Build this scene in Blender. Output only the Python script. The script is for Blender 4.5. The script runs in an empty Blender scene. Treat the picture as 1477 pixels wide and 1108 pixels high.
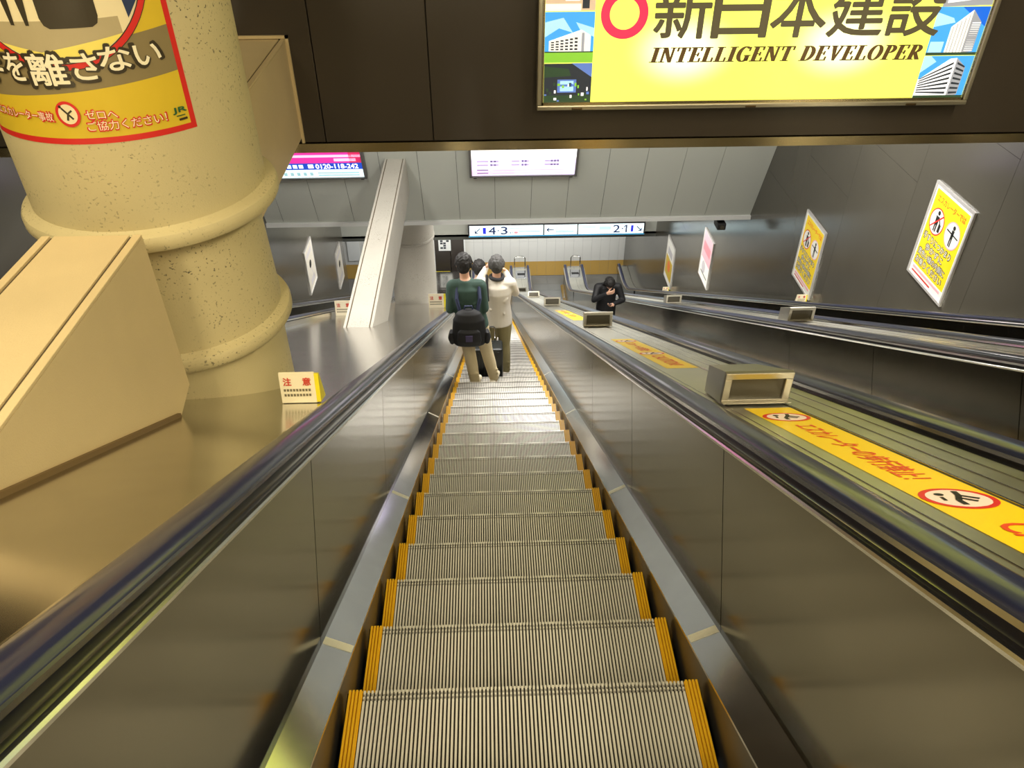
import bpy, bmesh, math, random
from math import sin, cos, pi, radians, sqrt
from mathutils import Vector, Matrix

random.seed(7)
C = bpy.context.scene.collection
sc = bpy.context.scene

# ------------------------------------------------------------------ camera, exposure, light
def camera():
    cam = bpy.data.cameras.new('camera'); o = bpy.data.objects.new('camera', cam); C.objects.link(o)
    yaw, pit, rol = radians(1.75746929), radians(37.74750557), radians(-0.18808239)
    f = Vector((sin(yaw)*cos(pit), cos(yaw)*cos(pit), -sin(pit)))
    r = Vector((cos(yaw), -sin(yaw), 0)); u = r.cross(f)
    c, s = cos(rol), sin(rol)
    R, U = c*r + s*u, -s*r + c*u
    m = Matrix((R, U, -f)).transposed().to_4x4()
    m.translation = (-0.0782673547, -1.38951713, 2.28924747)
    o.matrix_world = m
    cam.sensor_width = 36; cam.sensor_fit = 'HORIZONTAL'; cam.lens = 1135.85141*36/1477
    cam.clip_start = .05; cam.clip_end = 200
    sc.camera = o
camera()
vs = sc.view_settings
vs.view_transform = 'Standard'; vs.look = 'None'; vs.gamma = 1; vs.use_curve_mapping = False
vs.exposure = 0.0
w = bpy.data.worlds.new('world'); sc.world = w; w.use_nodes = True
w.node_tree.nodes['Background'].inputs[0].default_value = (.9, .95, 1, 1)
w.node_tree.nodes['Background'].inputs[1].default_value = .05

def area(name, loc, size, power, col, rot=(0, 0, 0)):
    l = bpy.data.lights.new(name, 'AREA'); l.shape = 'RECTANGLE'; l.size, l.size_y = size
    l.energy = power; l.color = col
    o = bpy.data.objects.new(name, l); C.objects.link(o); o.location = loc; o.rotation_euler = rot
    return o
WARM = (1, .87, .58); NEUT = (1, .97, .92); COOL = (.93, .97, 1)
# lamps of the upper hall (ceiling), of the middle bay and of the lower hall
area('ceiling_lamp', (-1.6, -3.2, 4.5), (.5, 3.0), 205, WARM)
area('ceiling_lamp', (1.7, -3.2, 4.5), (.5, 3.0), 240, WARM)
area('ceiling_lamp', (-3.2, .4, 4.5), (.4, 2.4), 110, WARM)
area('ceiling_lamp', (3.8, .4, 4.5), (.4, 2.4), 190, WARM)
for x in (-2.6, .6, 3.8):
    area('ceiling_lamp', (x, 8.2, -.02), (.4, 3.2), 230, NEUT)
for x in (-2.6, .6, 3.8):
    area('ceiling_lamp', (x, 16.8, -5.05), (.5, 3.2), 230, NEUT)
for x in (-3, .4, 3.2):
    area('ceiling_lamp', (x, 24.2, -9.6), (2.2, .6), 120, COOL)

# ------------------------------------------------------------------ materials
MATS = {}
def mat(name, col, rough=.5, metal=0., emit=0., spec=.5, coat=0., bump=0., bscale=200., var=0., vscale=3., aniso=0.):
    if name in MATS: return MATS[name]
    m = bpy.data.materials.new(name); m.use_nodes = True; nt = m.node_tree
    b = nt.nodes['Principled BSDF']; I = b.inputs
    I['Base Color'].default_value = (*col, 1); I['Roughness'].default_value = rough
    I['Metallic'].default_value = metal; I['Specular IOR Level'].default_value = spec
    I['Coat Weight'].default_value = coat; I['Coat Roughness'].default_value = .08
    I['Anisotropic'].default_value = aniso
    if emit:
        I['Emission Color'].default_value = (*col, 1); I['Emission Strength'].default_value = emit
    tc = None
    if bump or var:
        tc = nt.nodes.new('ShaderNodeTexCoord')
    if var:
        n = nt.nodes.new('ShaderNodeTexNoise'); n.inputs['Scale'].default_value = vscale; n.inputs['Detail'].default_value = 6
        nt.links.new(tc.outputs['Object'], n.inputs['Vector'])
        mx = nt.nodes.new('ShaderNodeMix'); mx.data_type = 'RGBA'
        mx.inputs[6].default_value = (*[c*(1-var) for c in col], 1); mx.inputs[7].default_value = (*[min(1, c*(1+var)) for c in col], 1)
        nt.links.new(n.outputs['Fac'], mx.inputs[0]); nt.links.new(mx.outputs[2], I['Base Color'])
        mr = nt.nodes.new('ShaderNodeMapRange'); mr.inputs[3].default_value = rough*(1-var); mr.inputs[4].default_value = rough*(1+var)
        nt.links.new(n.outputs['Fac'], mr.inputs[0]); nt.links.new(mr.outputs[0], I['Roughness'])
    if bump:
        n2 = nt.nodes.new('ShaderNodeTexNoise'); n2.inputs['Scale'].default_value = bscale; n2.inputs['Detail'].default_value = 4
        nt.links.new(tc.outputs['Object'], n2.inputs['Vector'])
        bp = nt.nodes.new('ShaderNodeBump'); bp.inputs['Strength'].default_value = bump; bp.inputs['Distance'].default_value = .004
        nt.links.new(n2.outputs['Fac'], bp.inputs['Height']); nt.links.new(bp.outputs[0], I['Normal'])
    MATS[name] = m
    return m

def s2l(*c):
    return tuple(((v/255)/12.92 if v/255 <= .04045 else ((v/255+.055)/1.055)**2.4) for v in c)

def concrete(name, col, pits=True):
    m = mat(name, col, .62, bump=.35, bscale=140, var=.12, vscale=2.2)
    if pits:
        nt = m.node_tree; b = nt.nodes['Principled BSDF']
        src = b.inputs['Base Color'].links[0].from_socket
        tc = [n for n in nt.nodes if n.type == 'TEX_COORD'][0]
        v = nt.nodes.new('ShaderNodeTexNoise'); v.inputs['Scale'].default_value = 75; v.inputs['Detail'].default_value = 1
        v2 = nt.nodes.new('ShaderNodeTexNoise'); v2.inputs['Scale'].default_value = 2.3
        r = nt.nodes.new('ShaderNodeMapRange'); r.inputs[1].default_value = .63; r.inputs[2].default_value = .73
        r2 = nt.nodes.new('ShaderNodeMapRange'); r2.inputs[1].default_value = .42; r2.inputs[2].default_value = .66
        nt.links.new(tc.outputs['Object'], v.inputs['Vector']); nt.links.new(tc.outputs['Object'], v2.inputs['Vector'])
        nt.links.new(v.outputs['Fac'], r.inputs[0]); nt.links.new(v2.outputs['Fac'], r2.inputs[0])
        mu = nt.nodes.new('ShaderNodeMath'); mu.operation = 'MULTIPLY'
        nt.links.new(r.outputs[0], mu.inputs[0]); nt.links.new(r2.outputs[0], mu.inputs[1])
        mx = nt.nodes.new('ShaderNodeMix'); mx.data_type = 'RGBA'
        nt.links.new(mu.outputs[0], mx.inputs[0]); nt.links.new(src, mx.inputs[6]); mx.inputs[7].default_value = (.10, .085, .05, 1)
        nt.links.new(mx.outputs[2], b.inputs['Base Color'])
    return m

M_CONC = concrete('painted_concrete', (.60, .505, .275))
M_BEAM = concrete('painted_concrete_smooth', (.70, .545, .30), pits=False)
M_CONC2 = concrete('pale_concrete', (.40, .375, .32))
M_GROOVE = mat('groove_dark', (.10, .075, .04), .9)  # dark brown strips laid in the beam-top grooves
M_STEEL = mat('stainless_deck', (.58, .56, .52), .17, 1, var=.12, vscale=5)
M_BAND = mat('stainless_band', (.60, .61, .64), .12, 1, var=.12, vscale=9)
M_PANEL = mat('stainless_panel', (.235, .222, .185), .15, 1, var=.08, vscale=4)
M_SKIRT = mat('skirt_steel', (.05, .048, .044), .3, .6)
M_TRIM = mat('bright_trim', (.85, .84, .80), .18, 1)
M_DARK = mat('dark_joint', (.012, .011, .01), .6)
M_RUB = mat('handrail_rubber', (.017, .021, .056), .28, 0, spec=.5, coat=.35)
M_RIB = mat('tread_rib', (.80, .77, .70), .4, .25)
M_TREADB = mat('tread_groove', (.035, .032, .028), .7)
M_YEL = mat('safety_yellow', s2l(222, 170, 20), .5)
M_BROWN = mat('brown_panel', (.055, .043, .032), .35, spec=.4)
M_GREYP = mat('grey_fascia_panel', s2l(176, 178, 168), .42)
M_WALL = mat('dark_wall_panel', (.066, .060, .046), .17, spec=.42, var=.15, vscale=1.2)
M_WHITE = mat('white_wall_tile', s2l(226, 222, 212), .3)
M_ORANGE = mat('orange_wall_tile', s2l(206, 164, 84), .35)
M_FLOOR = mat('grey_floor_tile', s2l(120, 120, 116), .45, var=.1)
M_CEIL = mat('ceiling_white', (.55, .55, .52), .7)
M_GOLD = mat('brass_trim', (.56, .46, .28), .25, 1)
M_ALU = mat('sign_frame_alu', (.52, .48, .38), .35, .9)
M_PAPER = mat('paper_white', s2l(240, 238, 230), .35)
M_BLACK = mat('print_black', s2l(28, 26, 24), .5)
M_PYEL = mat('print_yellow', s2l(247, 214, 25), .4)
M_PRED = mat('print_red', s2l(216, 40, 34), .4)
M_PORG = mat('print_orange', s2l(240, 120, 30), .4)
M_PPINK = mat('print_pink', s2l(250, 170, 180), .4)
M_BOXF = mat('deck_box_steel', (.50, .47, .40), .3, .9)
M_DECK2 = mat('stainless_deck_brushed', (.70, .68, .60), .36, 1, var=.12, vscale=5)
M_BOXD = mat('deck_box_screen', (.055, .047, .03), .25)

# ------------------------------------------------------------------ builders
def link(name, me, parent=None, mats=()):
    o = bpy.data.objects.new(name, me); C.objects.link(o)
    if parent: o.parent = parent
    for m in mats: me.materials.append(m)
    return o
def obj(name, bm, m, parent=None, smooth=False, loc=None):
    me = bpy.data.meshes.new(name)
    bmesh.ops.recalc_face_normals(bm, faces=bm.faces[:])
    bm.to_mesh(me); bm.free()
    if smooth:
        for p in me.polygons: p.use_smooth = True
        try: me.set_sharp_from_angle(angle=radians(35))
        except Exception: pass
    o = link(name, me, parent, m if isinstance(m, (list, tuple)) else (m,))
    if loc: o.location = loc
    return o
def thing(name, label, cat, loc=(0, 0, 0), rotz=0, group=None):
    o = bpy.data.objects.new(name, None); C.objects.link(o); o.empty_display_size = .1
    o.location = loc; o.rotation_euler = (0, 0, rotz)
    o['label'] = label; o['category'] = cat
    if group: o['group'] = group
    return o
def tag(o, label, cat, group=None):
    o['label'] = label; o['category'] = cat
    if group: o['group'] = group
    return o
def struct(o, label=None, cat='wall'):
    o['kind'] = 'structure'
    if label: o['label'] = label; o['category'] = cat
    return o
def box(bm, x0, x1, y0, y1, z0, z1, bevel=0):
    vs = [bm.verts.new((x, y, z)) for x in (x0, x1) for y in (y0, y1) for z in (z0, z1)]
    fs = [bm.faces.new([vs[i] for i in f]) for f in ((0, 1, 3, 2), (4, 6, 7, 5), (0, 4, 5, 1), (2, 3, 7, 6), (0, 2, 6, 4), (1, 5, 7, 3))]
    if bevel:
        es = {e for f in fs for e in f.edges}
        bmesh.ops.bevel(bm, geom=list(es), offset=bevel, segments=2, affect='EDGES', profile=.5)
def boxes(name, m, parent, *bs, bevel=0, loc=None):
    bm = bmesh.new()
    for b in bs: box(bm, *b, bevel=bevel)
    return obj(name, bm, m, parent, loc=loc)
def prism(bm, poly, axis, a, b):
    """extrude a closed 2D polygon along axis ('x','y','z') from a to b; poly in the other two coordinates"""
    def P(p, t):
        return (t, p[0], p[1]) if axis == 'x' else ((p[0], t, p[1]) if axis == 'y' else (p[0], p[1], t))
    A = [bm.verts.new(P(p, a)) for p in poly]; B = [bm.verts.new(P(p, b)) for p in poly]
    n = len(poly)
    bm.faces.new(A); bm.faces.new(B[::-1])
    for i in range(n): bm.faces.new((A[i], B[i], B[(i+1) % n], A[(i+1) % n]))
def lathe(bm, prof, cx=0, cy=0, seg=48, cap=True):
    rings = []
    for r, z in prof:
        rings.append([bm.verts.new((cx+r*cos(2*pi*i/seg), cy+r*sin(2*pi*i/seg), z)) for i in range(seg)])
    for a, b in zip(rings, rings[1:]):
        for i in range(seg): bm.faces.new((a[i], a[(i+1) % seg], b[(i+1) % seg], b[i]))
    if cap: bm.faces.new(rings[0]); bm.faces.new(rings[-1])
def tube(bm, pts, r, seg=8):
    pts = [Vector(p) for p in pts]; rings = []
    up = Vector((0, 0, 1))
    for i, p in enumerate(pts):
        d = (pts[min(i+1, len(pts)-1)] - pts[max(i-1, 0)]).normalized()
        a = d.cross(up)
        if a.length < 1e-3: a = d.cross(Vector((0, 1, 0)))
        a.normalize(); b = a.cross(d)
        if rings and (a.dot(pa) < 0): a, b = -a, -b
        pa = a
        rings.append([bm.verts.new(p + r*(cos(2*pi*k/seg)*a + sin(2*pi*k/seg)*b)) for k in range(seg)])
    for a, b in zip(rings, rings[1:]):
        for k in range(seg): bm.faces.new((a[k], a[(k+1) % seg], b[(k+1) % seg], b[k]))
    bm.faces.new(rings[0]); bm.faces.new(rings[-1])

# ---- slope geometry: nosing line z = -T*y, floor of the lower hall at ZF
T = math.tan(radians(30)); ZF = -13.85; YT, YE = -3.6, 25.75
def zb(y):
    a, b = -T*y, ZF; k = .5; d = abs(a-b)
    return max(a, b) + ((k-d)**2/(4*k) if d < k else 0)     # smooth bend into the level part
PATH = [YT, 22.4] + [22.7 + .25*i for i in range(13)]
def sweep(bm, prof, ys=PATH, closed=True, z0=zb, caps=True):
    """profile of (x, height above the nosing line) swept down the slope"""
    rings = [[bm.verts.new((x, y, z0(y)+h)) for x, h in prof] for y in ys]
    n = len(prof)
    for a, b in zip(rings, rings[1:]):
        for i in range(n if closed else n-1):
            bm.faces.new((a[i], a[(i+1) % n], b[(i+1) % n], b[i]))
    if closed and caps: bm.faces.new(rings[0]); bm.faces.new(rings[-1])
def swept(name, prof, m, parent, ys=PATH, smooth=False):
    bm = bmesh.new(); sweep(bm, prof, ys); return obj(name, bm, m, parent, smooth)

# ---- flat prints -----------------------------------------------------------
class Print:
    def __init__(self): self.items = []            # (polygon verts2d list, faces, layer, material)
    def poly(self, pts, m, l=1): self.items.append(([tuple(p) for p in pts], [tuple(range(len(pts)))], l, m)); return self
    def rect(self, u0, v0, u1, v1, m, l=1): return self.poly([(u0, v0), (u1, v0), (u1, v1), (u0, v1)], m, l)
    def disc(self, u, v, r, m, l=1, ry=None, n=28):
        ry = ry or r
        return self.poly([(u+r*cos(2*pi*i/n), v+ry*sin(2*pi*i/n)) for i in range(n)], m, l)
    def ring(self, u, v, r0, r1, m, l=1, a0=0, a1=2*pi, n=36, ky=1):
        P, F = [], []
        for i in range(n+1):
            a = a0+(a1-a0)*i/n
            P += [(u+r0*cos(a), v+ky*r0*sin(a)), (u+r1*cos(a), v+ky*r1*sin(a))]
        for i in range(n): F.append((2*i, 2*i+1, 2*i+3, 2*i+2))
        self.items.append((P, F, l, m)); return self
    def line(self, pts, wd, m, l=1):
        for (a, b), (c, d) in zip(pts, pts[1:]):
            dx, dy = c-a, d-b; L = math.hypot(dx, dy) or 1; nx, ny = -dy/L*wd/2, dx/L*wd/2
            self.poly([(a+nx, b+ny), (c+nx, d+ny), (c-nx, d-ny), (a-nx, b-ny)], m, l)
        return self
    def text(self, s, u0, v0, u1, v1, m, l=2, bold=0., shear=0., skew=0.):
        """text fitted to a box; skew raises the right-hand end"""
        key = (s, shear)
        if key not in TEXT:
            cu = bpy.data.curves.new('lettering', 'FONT'); cu.body = s; cu.shear = shear; cu.resolution_u = 3
            ob = bpy.data.objects.new('lettering', cu); me = bpy.data.meshes.new_from_object(ob)
            TEXT[key] = ([(v.co.x, v.co.y) for v in me.vertices], [tuple(p.vertices) for p in me.polygons])
            bpy.data.objects.remove(ob); bpy.data.curves.remove(cu); bpy.data.meshes.remove(me)
        P, F = TEXT[key]
        a0, a1 = min(p[0] for p in P), max(p[0] for p in P); b0, b1 = min(p[1] for p in P), max(p[1] for p in P)
        k = (u1-u0)/(a1-a0); q = (v1-v0)/(b1-b0)
        if bold:                                     # heavier strokes: copies shifted round the glyphs
            r_ = bold*(b1-b0)*q
            for i in range(8):
                du, dv = r_*cos(pi*i/4), r_*sin(pi*i/4)
                self.items.append(([(u0+du+(x-a0)*k, v0+dv+(y-b0)*q+skew*(x-a0)*k) for x, y in P], F, l+.03*(i+1), m))
        self.items.append(([(u0+(x-a0)*k, v0+(y-b0)*q+skew*(x-a0)*k) for x, y in P], F, l, m)); return self
    def build(self, name, fn, parent=None, eps=.0006, maxu=None):
        bm = bmesh.new(); ms = []; lay = {}
        for P, F, l, m in self.items:
            if m not in ms: ms.append(m)
            vv = [bm.verts.new((p[0], p[1], l*eps)) for p in P]
            for f in F:
                try: fc = bm.faces.new([vv[i] for i in f]); fc.material_index = ms.index(m)
                except ValueError: pass
        if maxu:
            us = [v.co.x for v in bm.verts]; u = min(us)+maxu
            while u < max(us):
                bmesh.ops.bisect_plane(bm, geom=bm.verts[:]+bm.edges[:]+bm.faces[:], plane_co=(u, 0, 0), plane_no=(1, 0, 0)); u += maxu
        for v in bm.verts: v.co = fn(v.co.x, v.co.y, v.co.z)
        me = bpy.data.meshes.new(name); bm.to_mesh(me); bm.free()
        return link(name, me, parent, ms)
TEXT = {}
def plane(O, U, V):
    O, U, V = Vector(O), Vector(U).normalized(), Vector(V).normalized(); N = U.cross(V)
    return lambda u, v, l: O+U*u+V*v+N*l

# ------------------------------------------------------------------ the room
XL, XR = -4.6, 5.3
YB, ZBB = 4.68, -.03           # bulkhead plane and its lower edge
def panels(parent, m, quads, name='panel'):
    for q in quads: boxes(name, m, parent, q, bevel=.004)

o = struct(boxes('floor_upper', M_FLOOR, None, (XL-.2, XR+.2, -9, YT, 1.9, zb(YT)-.02)), 'grey floor of the upper landing behind the escalator tops', 'floor')
o = struct(boxes('wall_back', M_CEIL, None, (XL-.2, XR+.2, -9.2, -9, 1.9, 4.7)), 'pale rear wall of the upper hall', 'wall')
o = struct(boxes('ceiling_upper', M_CEIL, None, (XL-.2, XR+.2, -9.2, YB+.3, 4.6, 4.75)), 'pale ceiling of the upper hall', 'ceiling')
o = struct(boxes('ceiling_middle', M_CEIL, None, (XL-.2, XR+.2, YB+.3, 11.6, .05, .2)), 'pale ceiling between the brown bulkhead and the grey slanted fascia', 'ceiling')
o = struct(boxes('ceiling_lower', M_CEIL, None, (XL-3.5, XR+.2, 13.35, 21.6, -4.98, -4.9)), 'pale ceiling behind the grey slanted fascia', 'ceiling')
o = struct(boxes('ceiling_hall', M_CEIL, None, (XL-3.5, XR+.2, 21.6, 27, -9.5, -9.4)), 'pale ceiling over the lower hall', 'ceiling')
floor = struct(boxes('floor', M_FLOOR, None, (XL-3.5, XR+.2, 23.4, 27, ZF-.2, ZF-.012)), 'grey tiled floor of the lower hall at the escalator foot', 'floor')
bm_q = []
for i in range(22):
    for j in range(7):
        x0 = XL-3.4+i*.6; y0 = 23.45+j*.5
        if x0+.6 < XR+.1: bm_q.append((x0+.003, x0+.597, y0+.003, y0+.497, ZF-.03, ZF))
for q in bm_q: boxes('tile', M_FLOOR, floor, q)

# the bulkhead across the top: brown panels over a brass lower edge
wb = struct(boxes('wall_bulkhead', M_DARK, None, (XL, XR, YB+.03, YB+.3, ZBB+.02, 4.6)), 'dark brown panelled bulkhead wall across the top carrying the lit sign', 'wall')
xs = [XL] + [-1.338-.838*k for k in (3, 2, 1)] + [-1.338, -.50] + [XR]
for a, b in zip(xs, xs[1:]): boxes('panel', M_BROWN, wb, (a+.004, b-.004, YB, YB+.03, .02, 4.6), bevel=.003)
bm = bmesh.new(); prism(bm, [(YB-.012, -.06), (YB+.31, -.06), (YB+.31, .0), (YB+.02, .0), (YB+.02, .012), (YB-.012, .012)], 'x', XL, XR)
struct(obj('trim_1', bm, M_GOLD), 'thin brass edge strip along the bottom of the brown bulkhead', 'trim')

# the slanted grey fascia
FO = Vector((0, 13.45, -5.0)); FV = Vector((0, -.377, .926)).normalized(); FN = Vector((0, -FV.z, FV.y))
def fpt(u, v, l): return FO + Vector((u, 0, 0)) + FV*v + FN*l
def fbox(bm, u0, u1, v0, v1, l0, l1):
    vs = [bm.verts.new(fpt(u, v, l)) for u in (u0, u1) for v in (v0, v1) for l in (l0, l1)]
    for f in ((0, 1, 3, 2), (4, 6, 7, 5), (0, 4, 5, 1), (2, 3, 7, 6), (0, 2, 6, 4), (1, 5, 7, 3)): bm.faces.new([vs[i] for i in f])
bm = bmesh.new(); fbox(bm, XL-.0, XR, 0, 5.4, -.12, -.012)
wf = struct(obj('wall_fascia', bm, mat('fascia_joint', (.06, .06, .055), .7)), 'grey panelled fascia slanting over the escalators behind the bulkhead', 'wall')
xs = [XL, -4.25] + [-3.54+.717*k for k in range(12)] + [XR]
for a, b in zip(xs, xs[1:]):
    bm = bmesh.new(); fbox(bm, a+.004, b-.004, .03, 5.4, -.012, 0); obj('panel', bm, M_GREYP, wf)
bm = bmesh.new(); fbox(bm, XL, XR, -.022, .026, -.12, .003); obj('edge_strip', bm, mat('fascia_edge', s2l(92, 94, 88), .45, .3), wf)

# lower vertical fascia with the platform sign
wl = struct(boxes('wall_lower_fascia', M_GREYP, None, (XL-3.4, XR, 21.6, 21.7, -9.5, -4.95)), 'grey fascia behind the platform sign in the lower hall', 'wall')
boxes('edge_strip', mat('fascia_edge', (0, 0, 0)), wl, (XL-3.4, XR, 21.56, 21.72, -9.56, -9.47))

# side walls of dark glossy panels
def side_wall(name, x, sgn, y0, y1, label):
    wll = struct(boxes(name, M_DARK, None, (min(x+sgn*.012, x+sgn*.2), max(x+sgn*.012, x+sgn*.2), y0, y1, ZF-.1, 4.6)), label, 'wall')
    y = y0; k = 0
    while y < y1-.01:
        ye = min(y+1.68, y1); zt = 4.6
        zl = [-T*ye+.6, -T*ye+3.7, -T*ye+6.8, zt] if -T*ye+6.8 < zt else ([-T*ye+.6, -T*ye+3.7, zt] if -T*ye+3.7 < zt else [-T*ye+.6, zt])
        zl = [min(z, zt) for z in zl]
        zl[0] = max(zl[0], ZF)
        for a, b in zip(zl, zl[1:]):
            if b-a > .05: boxes('panel', M_WALL, wll, (min(x, x+sgn*.012), max(x, x+sgn*.012), y+.002, ye-.002, a+.002, b-.002))
        y = ye
    return wll
side_wall('wall_right', XR, 1, -9, 26.6, 'dark grey glossy panelled wall on the right with framed safety posters')
side_wall('wall_left', XL, -1, -9, 20.6, 'dark grey glossy panelled wall on the left beyond the columns')

# far wall of the lower hall
wfar = struct(boxes('wall_far', mat('tile_joint', (.35, .33, .30), .7), None, (XL-3.4, XR, 26.6+.012, 26.8, ZF, -9.45)), 'white tiled wall with an orange lower band at the end of the lower hall', 'wall')
x = -1.07
xs = []
while x < XR: xs.append((x, min(x+.36, XR))); x += .36
x = -2.6
while x > XL-3.4: xs.append((x-.36, x)); x -= .36
for a, b in xs:
    boxes('orange_tile', M_ORANGE, wfar, (a+.003, b-.003, 26.6, 26.62, ZF+.02, ZF+.66))
    for z in (ZF+.66, ZF+1.56, ZF+2.46, ZF+3.36):
        boxes('white_tile', M_WHITE, wfar, (a+.003, b-.003, 26.6, 26.62, z+.003, min(z+.897, -9.5)))
struct(boxes('wall_lower_left', mat('dark_brown_board', s2l(62, 54, 48), .4), None, (-2.6, -1.65, 26.45, 26.62, ZF, -9.5), (-1.62, -1.1, 26.45, 26.62, ZF, -9.5)), 'dark brown wall section left of the white tiled wall', 'wall')
struct(boxes('trim_3', M_PAPER, None, (-2.42, -2.25, 26.3, 26.44, ZF, -9.5)), 'pale vertical strip beside the farther column in the lower hall', 'trim')
struct(boxes('trim_2', M_PAPER, None, (-1.1, -1.05, 26.4, 26.62, ZF, -9.5)), 'pale vertical edge strip beside the white tiled wall', 'trim')

# ------------------------------------------------------------------ escalators
HW = .67
def step_meshes():
    N = 84; wd = 1.02; p = wd/N
    bm = bmesh.new()
    box(bm, -.56, .56, -.43, 0, -.05, -.0135)
    # curved riser
    prof = [(0, -.0135), (-.012, -.02), (-.03, -.09), (-.055, -.17), (-.09, -.27), (-.12, -.27), (-.10, -.05)]
    prism(bm, prof, 'x', -.56, .56)
    nb = len(bm.faces)
    bm.faces.ensure_lookup_table()
    for f in bm.faces: f.material_index = 0
    segs = ((-.43, -.035), (-.028, -.020), (-.013, 0))
    for i in range(N):
        x0 = -wd/2+i*p+p*.24; x1 = x0+p*.52
        for a, b in segs:
            v = [bm.verts.new(q) for q in ((x0, a, -.0135), (x1, a, -.0135), (x1, a, 0), (x0, a, 0), (x0, b, -.0135), (x1, b, -.0135), (x1, b, -.001), (x0, b, -.001))]
            for f in ((3, 2, 6, 7), (0, 3, 7, 4), (2, 1, 5, 6), (0, 1, 2, 3), (4, 7, 6, 5)):
                bm.faces.new([v[k] for k in f]).material_index = 1
    me = bpy.data.meshes.new('step'); bm.normal_update(); bm.to_mesh(me); bm.free()
    me.materials.append(M_TREADB); me.materials.append(M_RIB)
    bm = bmesh.new()
    box(bm, -.022, .022, -.43, 0, -.0135, -.004)
    for k in range(4):
        x = -.022+.011*k+.0055
        box(bm, x-.0034, x+.0034, -.43, .001, -.004, .004)
    yb = bpy.data.meshes.new('yellow_border'); bmesh.ops.recalc_face_normals(bm, faces=bm.faces[:]); bm.to_mesh(yb); bm.free(); yb.materials.append(M_YEL)
    return me, yb
STEP, YBORD = step_meshes()

def rail_profile(xc, s):
    pts = []
    w2 = .044
    top = [(-w2, .892), (-w2-.002, .902), (-w2+.004, .914), (-w2+.018, .922), (0, .926), (w2-.018, .922), (w2-.004, .914), (w2+.002, .902), (w2, .892), (w2-.012, .886), (-w2+.012, .886)]
    return [(xc+s*a, h) for a, h in top]

def escalator(name, label, x0, group, k0=-8, k1=57, steps=True, strips=()):
    t = thing(name, label, 'escalator', (0, 0, 0), 0, group)
    for k in range(k0, k1+1):
        if not steps: break
        y = .4*k; z = -.4*T*k
        if z < ZF+.01: z = ZF+.005
        s = link('step', STEP, t); s.location = (x0, y, z)
        for sx in (-1, 1):
            b = link('yellow_border', YBORD, s); b.location = (sx*.533, 0, 0)
    bm = bmesh.new(); box(bm, x0-.56, x0+.56, 23.15, 24.6, ZF-.08, ZF+.008); box(bm, x0-.5, x0+.5, 23.05, 23.2, ZF+.0, ZF+.012)
    obj('comb_plate', bm, M_STEEL, t)
    boxes('comb_edge', M_YEL, t, (x0-.54, x0+.54, 23.2, 23.3, ZF+.008, ZF+.016))
    for s in (-1, 1):
        X = lambda pr: [(x0+s*a, h) for a, h in pr]
        swept('skirt_panel', X([(.571, -.42), (.571, .052), (.60, .052), (.60, -.42)]), M_SKIRT, t)
        swept('inner_deck', X([(.569, .046), (.569, .056), (.660, .116), (.668, .116), (.668, .10)]), M_BAND, t)
        swept('backing', X([(.672, .06), (.672, .84), (.69, .84), (.69, .06)]), M_DARK, t)
        # balustrade panels, joints square to the slope
        n0 = -2
        while True:
            a, b = .12+1.45*n0, .12+1.45*(n0+1)
            if b > 22.6: break
            bm = bmesh.new()
            q = []
            for yy, hh in ((a+.003, .112), (b-.003, .112), (b-.003, .842), (a+.003, .842)):
                q.append((yy+.433*hh, -T*yy+.75*hh))
            prism(bm, q, 'x', x0+s*.667, x0+s*.674)
            obj('balustrade_panel', bm, M_PANEL, t)
            n0 += 1
        a = .12+1.45*n0
        bm = bmesh.new()
        ys = [y for y in [22.0, 22.4]+PATH[2:] if y > a]
        sweep(bm, X([(.667, .112), (.667, .842), (.674, .842), (.674, .112)]), ys); obj('balustrade_panel', bm, M_PANEL, t)
        swept('edge_trim', X([(.660, .836), (.658, .846), (.662, .852), (.672, .852), (.674, .838)]), M_TRIM, t)
        swept('handrail_guide', X([(.668, .82), (.668, .848), (.684, .853), (.704, .864), (.712, .888), (.752, .888), (.757, .868), (.80, .866), (.80, .82)]), M_STEEL, t)
        # handrail with a rounded end at the bottom
        bm = bmesh.new(); pr = rail_profile(x0+s*.7325, 1)
        cy, r0 = YE, .22
        rings = [[bm.verts.new((x, y, zb(y)+h)) for x, h in pr] for y in PATH if y <= cy]
        zc = ZF+.926-r0-.02
        for i in range(0, 9):
            an = pi/2-pi*i/8
            rings.append([bm.verts.new((x, cy+(r0+h-.906)*cos(an), zc+(r0+h-.906)*sin(an)+.02)) for x, h in pr])
        n = len(pr)
        for a_, b_ in zip(rings, rings[1:]):
            for i in range(n): bm.faces.new((a_[i], a_[(i+1) % n], b_[(i+1) % n], b_[i]))
        bm.faces.new(rings[0]); bm.faces.new(rings[-1])
        obj('handrail', bm, M_RUB, t, True)
        # newel body inside the loop
        bm = bmesh.new(); prism(bm, [(cy, ZF+.005), (cy, ZF+.88)]+[(cy+.19*cos(pi/2-pi*i/8), ZF+.69+.19*sin(pi/2-pi*i/8)) for i in range(9)]+[(cy+.02, ZF+.3), (cy+.02, ZF+.005)], 'x', x0+s*.69, x0+s*.775)
        obj('newel', bm, M_STEEL, t)
        for y in strips:
            wdt = .044
            bm = bmesh.new()
            P = [(x0+s*.571, .0575), (x0+s*.659, .1155)]
            v = []
            for yy in (y, y+wdt):
                for px_, h in P: v.append(bm.verts.new((px_, yy, -T*yy+h+.0012)))
            bm.faces.new((v[0], v[1], v[3], v[2])); r = bmesh.ops.solidify(bm, geom=bm.faces[:], thickness=.0015)
            obj('joint_strip', bm, mat('joint_tape', (.95, .93, .82), .5), t)
    return t
escalator('escalator', 'nearest escalator going down, with three riders and yellow-edged steps', 0, 'escalators side by side', strips=(.16, 1.75, 4.02, 6.5))
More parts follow.
